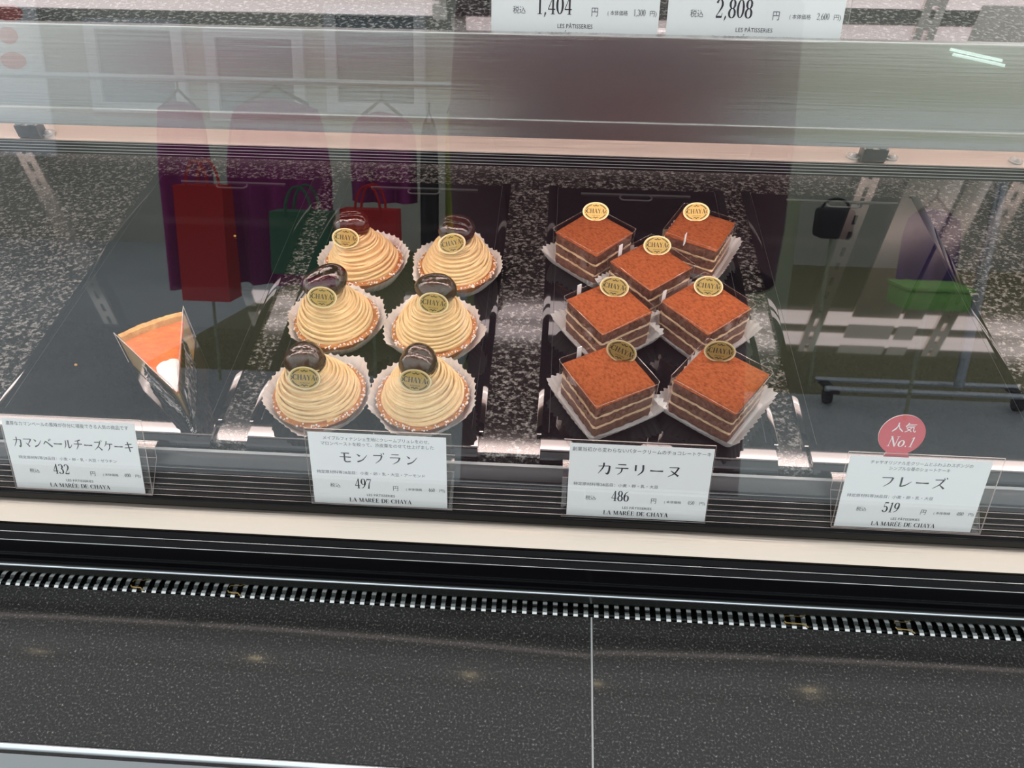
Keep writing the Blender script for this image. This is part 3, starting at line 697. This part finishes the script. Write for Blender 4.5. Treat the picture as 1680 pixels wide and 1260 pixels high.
# ------------------------------------------------------------------ cheesecake slice
ck = thing('cheesecake_slice', 'orange cheesecake wedge in clear and silver film, alone on its tray', 'cake', (-.33, .045, 0))
O = V((-.33, .045, 0))
tip = V((-.2935, -.0035, 0)); BL = V((-.3705, .0600, 0)); BR = V((-.3235, .0940, 0))
def arcpt(k, r=1.0):   # k 0..1 from BL to BR on the rounded back edge, r 0..1 from the tip
    a = tip.lerp(BL, r); b = tip.lerp(BR, r); p = a.lerp(b, k); d = (p-tip)
    return tip + d*(1+.035*4*k*(1-k)*r)
def wedge(name, m, r0, r1, z0, z1, nk=14, nr=10, dome=0, jit=0, seed=1, inset=0):
    rng = random.Random(seed); bm = nb(); T = []; B = []
    for i in range(nr+1):
        r = r0+(r1-r0)*i/nr; ta = []; ba = []
        for j in range(nk+1):
            k = inset+(1-2*inset)*j/nk; p = arcpt(k, r)-O
            zt = z1+dome*sin(pi*i/nr)+rng.uniform(-jit, jit)
            ta.append(bm.verts.new((p.x, p.y, zt))); ba.append(bm.verts.new((p.x, p.y, z0)))
        T.append(ta); B.append(ba)
    for i in range(nr):
        for j in range(nk):
            bm.faces.new((T[i][j], T[i+1][j], T[i+1][j+1], T[i][j+1])); bm.faces.new((B[i][j], B[i][j+1], B[i+1][j+1], B[i+1][j]))
    for i in range(nr):
        bm.faces.new((T[i][0], B[i][0], B[i+1][0], T[i+1][0])); bm.faces.new((T[i][nk], T[i+1][nk], B[i+1][nk], B[i][nk]))
    for j in range(nk):
        bm.faces.new((T[0][j], T[0][j+1], B[0][j+1], B[0][j])); bm.faces.new((T[nr][j], B[nr][j], B[nr][j+1], T[nr][j+1]))
    return link(name, bm, m, ck)
wedge('crust_base', M['crust'], .02, .97, .0012, .0060, seed=2)
wedge('cheese_body', M['cheese_side'], .03, .90, .0061, .0315, seed=3)
wedge('orange_top', M['cheese'], .03, .905, .0316, .0338, jit=.0003, seed=4)
bm = nb(); n = 20; rg = random.Random(8); prof = [(.885, .0061), (.89, .0335), (.915, .0385), (.955, .0395), (.99, .0365), (1.0, .0300), (.985, .0061)]
rows = []
for j in range(n+1):
    rows.append([bm.verts.new(tuple((arcpt(j/n, r)-O)[:2]) + (z+rg.uniform(-.0005, .0005),)) for r, z in prof])
for A, B in zip(rows, rows[1:]):
    for i in range(len(prof)): bm.faces.new((A[i], A[(i+1) % len(prof)], B[(i+1) % len(prof)], B[i]))
bm.faces.new(rows[0]); bm.faces.new(rows[-1][::-1]); link('crust_rim', bm, M['crust'], ck)
bm = nb(); q = tip.lerp(BL.lerp(BR, .5), .20)-O
def whipfn(p): return V((p.x, p.y, max(p.z, -.2)))
rings = []
for i, (r0, zz) in enumerate(((.03, .0342), (.10, .0352), (.22, .0356), (.34, .0352), (.40, .0340))):
    rings.append([bm.verts.new(tuple((arcpt(.05+.92*k/10, r0*(1+.14*sin(pi*k/10)))-O)[:2])+(zz+.0003*sin(k*1.3+i)*(0 < k < 10)-.0010*(k in (0, 10)),)) for k in range(11)])
low = [[bm.verts.new((v.co.x, v.co.y, .0337)) for v in (rings[0][::-1])]]
for A, B in zip(rings, rings[1:]):
    for k in range(10): bm.faces.new((A[k], A[k+1], B[k+1], B[k]))
bm.faces.new([v for v in rings[0]][::-1] + [r[0] for r in rings[1:]] + rings[-1][1:] + [r[-1] for r in rings[-2:0:-1]]) if False else None
r = bmesh.ops.extrude_edge_only(bm, edges=[e for e in bm.edges if e.is_boundary])
for v in [g for g in r['geom'] if isinstance(g, bmesh.types.BMVert)]: v.co.z = .0336
for v in low[0]: bm.verts.remove(v)
link('white_topping', bm, M['whip'], ck)
# film sleeve : two crinkled walls meeting at a point in front of the tip
pt = V((-.2845, -.0165, 0))
def sleeve(name, m, back, r_from, ztop, side, seed, n=26, rows=9, out=.0012, flare=.0025):
    rng = random.Random(seed); bm = nb(); G = []
    d = (back-tip); a = tip + d*r_from; nrm = V((d.y, -d.x, 0)).normalized()*side
    for i in range(n+1):
        k = i/n
        p = a.lerp(tip+nrm*out, k/.66) if k < .66 else (tip+nrm*out).lerp(pt, (k-.66)/.34)
        if k < .66: p = p + nrm*out
        zt = ztop(k); row = []
        for j in range(rows+1):
            w = rng.uniform(-1, 1)*.0007*(0 if (k > .97) else 1) + .0006*sin(j*2.6+k*5)
            row.append(bm.verts.new((p.x-O.x+nrm.x*(w+flare*j/rows*min(1, k/.3)), p.y-O.y+nrm.y*(w+flare*j/rows*min(1, k/.3)), .0008+(zt-.0008)*j/rows)))
        G.append(row)
    for i in range(n):
        for j in range(rows): bm.faces.new((G[i][j], G[i+1][j], G[i+1][j+1], G[i][j+1]))
    return link(name, bm, m, ck, smooth=False, sharp='keep')
def zl(k): return .024*(1-.55*max(0, k-.15)) if k > .06 else .010+.22*k
sleeve('foil_wall', M['silver'], BL, .66, lambda k: max(.002, (.012+.022*min(1, k/.12))*(1 if k < .68 else max(0.06, 1-(k-.68)/.34))), -1, 5)
sleeve('foil_wall', M['film_dark'], BR, .66, lambda k: max(.002, (.024+.0195*min(1, k/.09)**.6)*(1 if k < .70 else max(0.06, 1-(k-.70)/.32))), 1, 6, out=.002, flare=.004)
def filmwall(back, side, r0, r1, z0, z1):
    bm = nb(); d = back-tip; nrm = V((d.y, -d.x, 0)).normalized()*side*.0009
    q = [tip+d*r0+nrm-O, tip+d*r1+nrm-O]
    A = [bm.verts.new((p.x, p.y, z0)) for p in q]; B = [bm.verts.new((p.x, p.y, z1)) for p in q]
    bm.faces.new((A[0], A[1], B[1], B[0])); fo = link('clear_film', bm, M['film'], ck, smooth=False)
    bm = nb(); tube(bm, [(q[0].x, q[0].y, z1), (q[1].x, q[1].y, z1), (q[1].x, q[1].y, z0)], .00035, 6); link('film_edge', bm, M['acrylic_edge'], fo)
filmwall(BL, -1, .05, 1.03, .0012, .0375); filmwall(BR, 1, .05, 1.03, .0012, .0395)
for (x, y), lab in (((-.335, .255), 'tiny crumb at the back of the cheesecake tray'), ((-.42, .055), 'tiny crumb in front on the cheesecake tray, near its price card')):
    bm = nb(); blob(bm, (0, 0, .0012), .0015, .0012, .0012, 8, 6); o = link('crumb', bm, M['crust']); o.location = (x, y, 0); tag(o, lab, 'crumb', 'crumbs on the cheesecake tray')

# ------------------------------------------------------------------ price cards
TL = radians(21.0)
def card_frame(x0, y0=-.0605, z0=-.0298, tilt=TL, rz=0, skew=0):
    """local card plane: u along x, v up the slope, w toward the viewer"""
    eu = V((cos(rz), sin(rz), 0)); ev = V((0, sin(tilt), cos(tilt))); ew = V((0, -cos(tilt), sin(tilt)))
    return lambda u, v, w=0: eu*(u+skew*v)+ev*v+ew*w
def price_card(label, pos, W, H, lines, title, tk, allergens, price, base, pw=None, px=.003, skew=0., leg=True, nolow=0, rz=0., slant=0.):
    t = thing('price_card', label, 'price card', pos, 0, 'price cards in acrylic holders')
    F = card_frame(0, skew=skew, rz=rz)
    th = .0013
    # holder: front sheet, bottom bend, back leg with hook
    bm = nb()
    def quadbox(pts, mi_face, mi_edge):
        vs = [bm.verts.new(p) for p in pts]
        for q, mi in (((0, 1, 2, 3), mi_face), ((7, 6, 5, 4), mi_face), ((0, 4, 5, 1), mi_edge), ((1, 5, 6, 2), mi_edge), ((2, 6, 7, 3), mi_edge), ((3, 7, 4, 0), mi_edge)):
            f = bm.faces.new([vs[i] for i in q]); f.material_index = mi
    quadbox([F(0, 0, 0), F(W, 0, 0), F(W, H, 0), F(0, H, 0), F(0, 0, -th), F(W, 0, -th), F(W, H, -th), F(0, H, -th)], 0, 1)
    if leg:
        A0 = F(0, 0, -th); pr = [(A0.y, A0.z), (-.0345-pos[1], -.0120-pos[2]), (-.0312-pos[1], -.0035-pos[2]), (-.0245-pos[1], -.0035-pos[2]), (-.0240-pos[1], -.0052-pos[2])]
        for (ya, za), (yb, zb) in zip(pr, pr[1:]):
            d = V((0, yb-ya, zb-za)).normalized(); nrm = V((0, -d.z, d.y))*.0011
            a = V((0, ya, za)); b = V((0, yb, zb)); X = V((W, 0, 0)); x0 = F(0, 0, 0); x0 = V((x0.x, 0, 0))
            quadbox([a+x0, a+x0+X, b+x0+X, b+x0, a+x0+nrm, a+x0+X+nrm, b+x0+X+nrm, b+x0+nrm], 0, 1)
    link('acrylic_holder', bm, [M['acrylic'], M['acrylic_edge']], t, smooth=False)
    # paper with its printing
    bm = nb(); e = .0012; w0 = .0003; w1 = .0007; pw = pw or W-2*px
    x0 = px; y0 = .0020; x1 = px+pw; y1 = H-.0025
    vs = [bm.verts.new(F(*p)) for p in ((x0, y0, w0), (x1, y0, w0), (x1, y1, w0), (x0, y1, w0), (x0, y0, w1), (x1, y0, w1), (x1, y1, w1), (x0, y1, w1))]
    for q in ((3, 2, 1, 0), (4, 5, 6, 7), (0, 1, 5, 4), (1, 2, 6, 5), (2, 3, 7, 6), (3, 0, 4, 7)): bm.faces.new([vs[i] for i in q])
    T = lambda u, v: F(x0+u*pw, y0+v*(y1-y0), w1+.00012)
    h = y1-y0; k = h
    # in paper units : u 0..1 across, v 0..1 up
    sy = pw/h
    Tm = lambda x, y: T(x/pw, y/h)      # metres on the paper
    if title:
        for txt, a, b, v in lines: sans(bm, txt, a*pw, b*pw, v*h, .052*h if len(lines) > 1 else .058*h, Tm, 2, slant)
        kana(bm, title, tk[0]*pw, tk[1]*pw, tk[2]*h, tk[3]*h, Tm, 1)
        sans(bm, allergens[0], allergens[1]*pw, allergens[2]*pw, .432*h, .047*h, Tm, 2, slant)
    serif(bm, price, .38*pw, .235*h, .145*h, Tm, 1, squeeze=.86, slant=slant, wmul=1.2)
    sans(bm, '税込', .13*pw, .205*pw, .235*h, .060*h, Tm, 2, slant)
    sans(bm, '円', .60*pw, .637*pw, .225*h, .068*h, Tm, 2, slant)
    sans(bm, '( 本体価格', .695*pw, .815*pw, .230*h, .045*h, Tm, 2, slant)
    serif(bm, base, .885*pw, .235*h, .052*h, Tm, 2, squeeze=.95 if len(base) < 4 else .8, slant=slant, wmul=1.2)
    sans(bm, '円)', .945*pw, .985*pw, .228*h, .048*h, Tm, 2, slant)
    sans(bm, 'LES PÂTISSERIES', .40*pw, .61*pw, .128*h, .042*h, Tm, 1)
    serif(bm, 'LA MARÉE DE CHAYA', .50*pw, .038*h, .058*h, Tm, 1, squeeze=.455*pw/(.058*h)/11.6, wmul=1.5)
    link('paper_card', bm, [M['card'], M['ink'], M['ink_light']], t, smooth=False, sharp='keep')
    return t
AL = '特定原材料等28品目：小麦・卵・乳・大豆'
Y0, Z0 = -.0605, -.0298
price_card('white price card 432 for camembert cheesecake, in front of the orange slice', (-.4318, Y0, Z0), .1165, .0705,
    [('濃厚なカマンベールの風味が存分に堪能できる人気の商品です', .03, .95, .905)], 'カマンベールチーズケーキ', (.05, .97, .60, .145), (AL+'・ゼラチン', .07, .82), '432', '400', pw=.109, px=.0022, skew=.05)
price_card('white price card 497 for mont blanc, in front of the chestnut cream cakes', (-.1815, Y0, Z0), .1158, .0705,
    [('メイプルフィナンシェ生地にクレームブリュレをのせ、', .11, .88, .905), ('マロンペーストを絞って、渋皮栗をのせて仕上げました', .09, .91, .83)], 'モンブラン', (.20, .81, .60, .15), (AL+'・アーモンド', .04, .84), '497', '460', pw=.109, px=.0030)
price_card('white price card 486 in front of the square chocolate cakes', (.0225, Y0, Z0-.0005), .1160, .0715,
    [('創業当初から変わらないバタークリームのチョコレートケーキ', .02, .98, .90)], 'カテリーヌ', (.19, .80, .60, .16), (AL, .04, .64), '486', '450', pw=.1105, px=.0045, skew=-.005)
c4 = price_card('white price card 519 with a red round badge above it', (.2375, Y0+.001, Z0+.0015), .1158, .0695,
    [('チャヤオリジナル生クリームとふわふわスポンジの', .15, .87, .90), ('シンプルな苺のショートケーキ', .29, .72, .825)], 'フレーズ', (.24, .74, .59, .16), (AL, .04, .66), '519', '480', pw=.1055, px=.0015, slant=.06)
# round badge rising behind the fourth card
F = card_frame(0); bm = nb(); cx, cy, r = .0362, .0850, .0170; n = 44; out = []
for i in range(n+1):
    a = radians(-62 + 304*i/n); out.append((cx+r*cos(a)*1.0, cy+r*sin(a)*1.0))
out += [(cx-.0098, cy-.0195), (cx-.0098, cy-.034), (cx+.0098, cy-.034), (cx+.0098, cy-.0195)]
fr = [bm.verts.new(F(u, v, -.0018)) for u, v in out]; bk = [bm.verts.new(F(u, v, -.0024)) for u, v in out]
bm.faces.new(fr); bm.faces.new(bk[::-1])
for i in range(len(out)):
    f = bm.faces.new((fr[i], bk[i], bk[(i+1) % len(out)], fr[(i+1) % len(out)])); f.material_index = 1
Tb = lambda x, y: F(cx+x, cy+y, -.0016)
sans(bm, '人気', -.0082, .0092, .0025, .0080, Tb, 1)
serif(bm, 'No.1', .0005, -.0100, .0088, Tb, 1, squeeze=1.02, slant=.18)
b = link('round_badge', bm, [M['pink'], M['white']], smooth=False, sharp='keep'); b.location = (.2375, Y0+.001, Z0+.0015)
tag(b, 'rose red round badge with white writing, rising behind the 519 price card', 'badge')
# two cards on the upper shelf
TU = radians(15)
def upper_card(label, x0, price, base):
    t = price_card(label, (x0, .0735, .2908), .1080 if base == '1,300' else .1110, .0760, [], None, None, None, price, base, pw=.1030 if base == '1,300' else .1060, px=.0012, leg=False)
    F = card_frame(0); bm = nb(); W = .108
    box(bm, 0, W, 0, .030, 0, .0012); link('holder_foot', bm, [M['acrylic']], t, smooth=False)
upper_card('white price card 1,404 on the upper shelf behind its steel front', -.0383, '1,404', '1,300')
upper_card('white price card 2,808 on the upper shelf behind its steel front', .0697, '2,808', '2,600')

# ------------------------------------------------------------------ arcade behind the customer, seen in the glass
FZ = -.85
def rack(name, label, x0, x1, y, top, bar=None):
    t = thing(name, label, 'clothes rack', ((x0+x1)/2, y, FZ)); hw = (x1-x0)/2; H = top-FZ
    for sx in (-hw, hw):
        bm = nb(); tube(bm, [(sx, 0, .1), (sx, 0, H)], .016, 10); link('post', bm, M['tin'], t)
        bm = nb(); tube(bm, [(sx, -.25, .09), (sx, .25, .09)], .018, 10); link('foot_bar', bm, M['tin'], t)
        for sy in (-.25, .25):
            bm = nb(); tube(bm, [(sx-.012, sy, .04), (sx+.012, sy, .04)], .04, 16); link('caster', bm, M['dark'], t)
    bm = nb(); tube(bm, [(-hw, 0, H), (hw, 0, H)], .014, 10); link('top_rail', bm, M['tin'], t)
    if bar:
        bm = nb(); tube(bm, [(-hw, 0, bar), (hw, 0, bar)], .014, 10); link('lower_rail', bm, M['tin'], t)
    return t
def garment(name, label, x0, x1, y, z0, z1, m, folds=4, seed=0, group='clothes hanging in the arcade'):
    bm = nb(); n = 28; k = 8; F_ = []; B_ = []
    cx = (x0+x1)/2; hw = (x1-x0)/2
    for j in range(k+1):
        s = j/k; z = z1+(z0-z1)*s; w = hw*(.78+.22*min(1, s*3)); fr = []; bk = []
        for i in range(n+1):
            u = -1+2*i/n; d = .035*sin(u*folds*pi+seed)*(.3+.7*s); e = .045*sqrt(max(0, 1-u**4))+.004
            zz = z - (.04*abs(u)**1.5 if j == 0 else 0)
            fr.append(bm.verts.new((u*w, d+e, zz-z1))); bk.append(bm.verts.new((u*w, d-e, zz-z1)))
        F_.append(fr); B_.append(bk)
    for G in (F_, B_):
        for A, B in zip(G, G[1:]):
            for i in range(n): bm.faces.new((A[i], A[i+1], B[i+1], B[i]))
    for A, B in ((F_[0], B_[0]), (F_[-1], B_[-1])):
        for i in range(n): bm.faces.new((A[i], A[i+1], B[i+1], B[i]))
    for e in (0, n):
        for j in range(k): bm.faces.new((F_[j][e], F_[j+1][e], B_[j+1][e], B_[j][e]))
    o = link(name, bm, m); o.location = (cx, y, z1); tag(o, label, 'clothes', group)
    h = nb(); tube(h, [(-hw*.6, 0, -.02), (0, 0, .05), (hw*.6, 0, -.02)], .008, 8); tube(h, [(0, 0, .05), (0, 0, .085)], .005, 6)
    link('hanger', h, M['dark'], o); return o
rack('clothes_rack', 'steel clothes rack of purple clothes, mirrored in the glass', -3.3, -.40, -3.10, .455)
garment('hanging_coat', 'purple coat at the far end of the rack, mirrored in the glass', -1.80, -1.56, -3.10, -.48, .36, M['purple'], 2, 0)
garment('hanging_coat', 'wide purple coat in the middle of the rack, mirrored in the glass', -1.48, -1.00, -3.10, -.44, .38, M['purple'], 4, 2)
garment('hanging_coat', 'short purple coat near the lime scarf on the rack, mirrored in the glass', -.92, -.62, -3.10, -.05, .34, M['purple'], 3, 1)
garment('hanging_dress', 'black dress on the rack, mirrored in the glass', -.60, -.52, -3.10, -.36, .30, M['dark'], 1, 3)
garment('hanging_scarf', 'lime scarf at the end of the rack, mirrored in the glass', -.49, -.42, -3.10, -.20, .36, M['lime'], 1, 1)
def shop_bag(name, label, x0, x1, y, z0, z1, m):
    t = thing(name, label, 'bag', ((x0+x1)/2, y, z0), 0, 'bags on stands in front of the rack'); w = (x1-x0)/2; h = z1-z0
    bm = nb(); profile_x(bm, [(-.07, 0), (.07, 0), (.055, h), (-.055, h)], -w, w); link('bag_body', bm, m, t, smooth=False)
    for sy in (-.056, .056):
        bm = nb(); tube(bm, [(w*.45*cos(pi*i/10), sy, h-.01+.11*sin(pi*i/10)) for i in range(11)], .006, 6); link('handle', bm, m, t)
    bm = nb(); tube(bm, [(0, 0, FZ-z0), (0, 0, 0)], .007, 8); link('stand', bm, M['pillar'], t, smooth=False)
shop_bag('shopping_bag', 'tall red bag before the purple coats, mirrored in the glass', -1.60, -1.39, -2.85, -.47, .02, M['red'])
shop_bag('shopping_bag', 'dark green bag beside the red ones, mirrored in the glass', -1.14, -.90, -2.70, -.31, -.06, M['green'])
shop_bag('shopping_bag', 'small red bag under the short purple coat, mirrored in the glass', -.90, -.66, -2.88, -.32, -.06, M['red'])
t = thing('rolling_stand', 'dark rolling pole stand on casters, mirrored in the glass', 'stand', (1.82, -2.88, FZ))
bm = nb(); tube(bm, [(0, 0, .10), (0, 0, .98)], .022, 12); link('pole', bm, M['tin'], t)
for yy in (-.07, .07):
    bm = nb(); tube(bm, [(-.60, yy, .09), (.30, yy, .09)], .012, 10); link('foot_bar', bm, M['tin'], t)
for xx in (-.56, .27):
    bm = nb(); tube(bm, [(xx-.014, 0, .035), (xx+.014, 0, .035)], .035, 18); link('caster', bm, M['dark'], t)
    bm = nb(); box(bm, xx-.02, xx+.02, -.085, .085, .07, .085); link('caster_plate', bm, M['dark'], t, smooth=False)
t = thing('shoulder_bag', 'small black bag on a post, mirrored in the glass', 'bag', (1.24, -3.07, -.14))
bm = nb(); box(bm, -.075, .075, -.06, .06, 0, .13, bev=.02); link('bag_body', bm, M['dark'], t)
bm = nb(); tube(bm, [(.06*cos(pi*i/10), 0, .12+.05*sin(pi*i/10)) for i in range(11)], .006, 6); link('handle', bm, M['dark'], t)
bm = nb(); tube(bm, [(0, 0, FZ+.14), (0, 0, .01)], .008, 8); link('post', bm, M['pillar'], t)
t = thing('storage_box', 'lime green box on legs, mirrored in the glass', 'box', (1.53, -2.70, -.36))
bm = nb(); box(bm, -.13, .13, -.09, .09, 0, .075, bev=.01); link('box_body', bm, M['greybox'], t)
bm = nb(); box(bm, -.135, .135, -.095, .095, .076, .092, bev=.004); link('lid', bm, M['greybox'], t)
bm = nb(); tube(bm, [(0, 0, FZ+.36), (0, 0, 0)], .008, 8); link('base', bm, M['pillar'], t, smooth=False)
garment('hanging_coat', 'violet coat by the rolling stand, mirrored in the glass', 1.52, 1.76, -3.02, -.30, .0, M['purple2'], 2, 2)
bm = nb(); box(bm, .90, 1.10, -3.3, -3.1, FZ, .02, bev=.01); o = link('display_stand', bm, M['pillar']); tag(o, 'olive display stand beyond the customer, mirrored in the glass', 'stand')
for i, (dx, dz) in enumerate(((0, 0), (.03, -.04))):
    bm = nb(); tube(bm, [(3.35+dx, -6.97, 1.05+dz), (3.80+dx, -6.97, .97+dz)], .012, 10); o = link('strip_light', bm, M['spotcool']); tag(o, 'slanting strip light on the shop front across the arcade, mirrored in the glass', 'strip light', 'strip lights across the arcade')
bm = nb()
box(bm, -.26, .26, -.012, .012, -1.0, .55, bev=.004); o = link('hanging_banner', bm, M['frame'], smooth=False)
bmr = nb()
for j, (w, z) in enumerate(((.10, .36), (.13, .18), (.09, 0), (.12, -.2))): blob(bmr, (.02*sin(j*2), .014, z), w, .006, .07, 14, 8)
link('banner_mark', bmr, M['bannerred'], o); o.location = (-4.75, -6.6, .95); tag(o, 'white banner with red marks across the arcade, mirrored in the glass', 'banner')
# lamps of the shop ceiling
for i, (x, y) in enumerate(((-1.50, .69), (-.54, .78), (.41, .79), (.41, .67), (1.37, .69))):
    t = thing('ceiling_spot', 'round ceiling spotlight above the pastry case, mirrored in the stone ledge', 'ceiling light', (x, y, 1.88), 0, 'ceiling spots above the case')
    bm = nb(); tube(bm, [(0, 0, .015), (0, 0, .12)], .038, 20, caps=False); link('housing', bm, M['dark'], t)
    bm = nb(); tube(bm, [(0, 0, .02), (0, 0, .024)], .021, 20); link('lamp_face', bm, M['spot'], t)

# ------------------------------------------------------------------ the customer, seen only as a dark reflection
def skin_chain(name, pts, edges, mats, parent):
    me = bpy.data.meshes.new(name); me.from_pydata([p[0] for p in pts], edges, []); o = bpy.data.objects.new(name, me); COL.objects.link(o)
    sk = o.modifiers.new('skin', 'SKIN'); sv = me.skin_vertices[0].data
    for i, p in enumerate(pts): sv[i].radius = p[1] if hasattr(p[1], '__len__') else (p[1], p[1])
    sv[0].use_root = True
    o.modifiers.new('sub', 'SUBSURF').levels = 2; o.modifiers['sub'].render_levels = 2
    dg = bpy.context.evaluated_depsgraph_get(); m2 = bpy.data.meshes.new_from_object(o.evaluated_get(dg))
    bpy.data.objects.remove(o); o = bpy.data.objects.new(name, m2); COL.objects.link(o); m2.materials.clear()
    for m in mats: m2.materials.append(m)
    m2.polygons.foreach_set('use_smooth', [True]*len(m2.polygons)); o.parent = parent; return o
pe = thing('person', 'customer in a dark maroon coat standing before the case, seen only in the glass', 'person', (.11, -.86, FZ))
body = [((0, 0, .92), (.15, .11)), ((0, 0, 1.12), (.14, .10)), ((0, 0, 1.32), (.16, .10)), ((0, .01, 1.42), (.08, .07)), ((0, .02, 1.50), (.05, .05)), ((0, .03, 1.58), (.075, .09)), ((0, .03, 1.66), (.075, .09)),
        ((.17, 0, 1.36), .060), ((.22, -.02, 1.12), .048), ((.20, .09, .92), .040), ((-.17, 0, 1.36), .060), ((-.22, -.02, 1.12), .048), ((-.20, .09, .92), .040),
        ((.085, 0, .84), .085), ((.095, .01, .48), .058), ((.10, 0, .09), .042), ((.11, .12, .035), .036), ((-.085, 0, .84), .085), ((-.095, .01, .48), .058), ((-.10, 0, .09), .042), ((-.11, .12, .035), .036)]
ed = [(0, 1), (1, 2), (2, 3), (3, 4), (4, 5), (5, 6), (2, 7), (7, 8), (8, 9), (2, 10), (10, 11), (11, 12), (0, 13), (13, 14), (14, 15), (15, 16), (0, 17), (17, 18), (18, 19), (19, 20)]
bo = skin_chain('body', body, ed, [M['skin'], M['dark']], pe)
for p in bo.data.polygons: p.material_index = 0 if p.center.z > 1.46 else 1
bm = nb()
def coatfn(p, a, k, r, z): return V((p.x*1.32, p.y*.86, p.z))
rings = lathe(bm, [(.20, .42), (.195, .60), (.180, .85), (.165, 1.05), (.170, 1.22), (.165, 1.34), (.110, 1.43), (.062, 1.47)], 40, fn=coatfn); link('coat', bm, M['maroon'], pe)
for sg in (-1, 1):
    bm = nb(); tube(bm, [(sg*.16, 0, 1.38), (sg*.205, -.01, 1.30), (sg*.225, -.02, 1.12), (sg*.215, .05, .98), (sg*.20, .10, .90)], [.062, .070, .062, .056, .052], 16); link('sleeve', bm, M['maroon'], pe)
bm = nb(); blob(bm, (0, .015, 1.66), .092, .108, .098, 20, 14, fn=lambda p: V((p.x, p.y if p.y < .2 else p.y*.75, max(p.z, -.75) if p.y < .1 else max(p.z, .1)))); link('hair', bm, M['dark'], pe)
bm = nb()
blob(bm, (0, .125, 1.60), .012, .018, .020, 10, 8)
for sg in (-1, 1): blob(bm, (sg*.078, .02, 1.60), .010, .020, .030, 10, 8)
link('nose_and_ears', bm, M['skin'], pe)
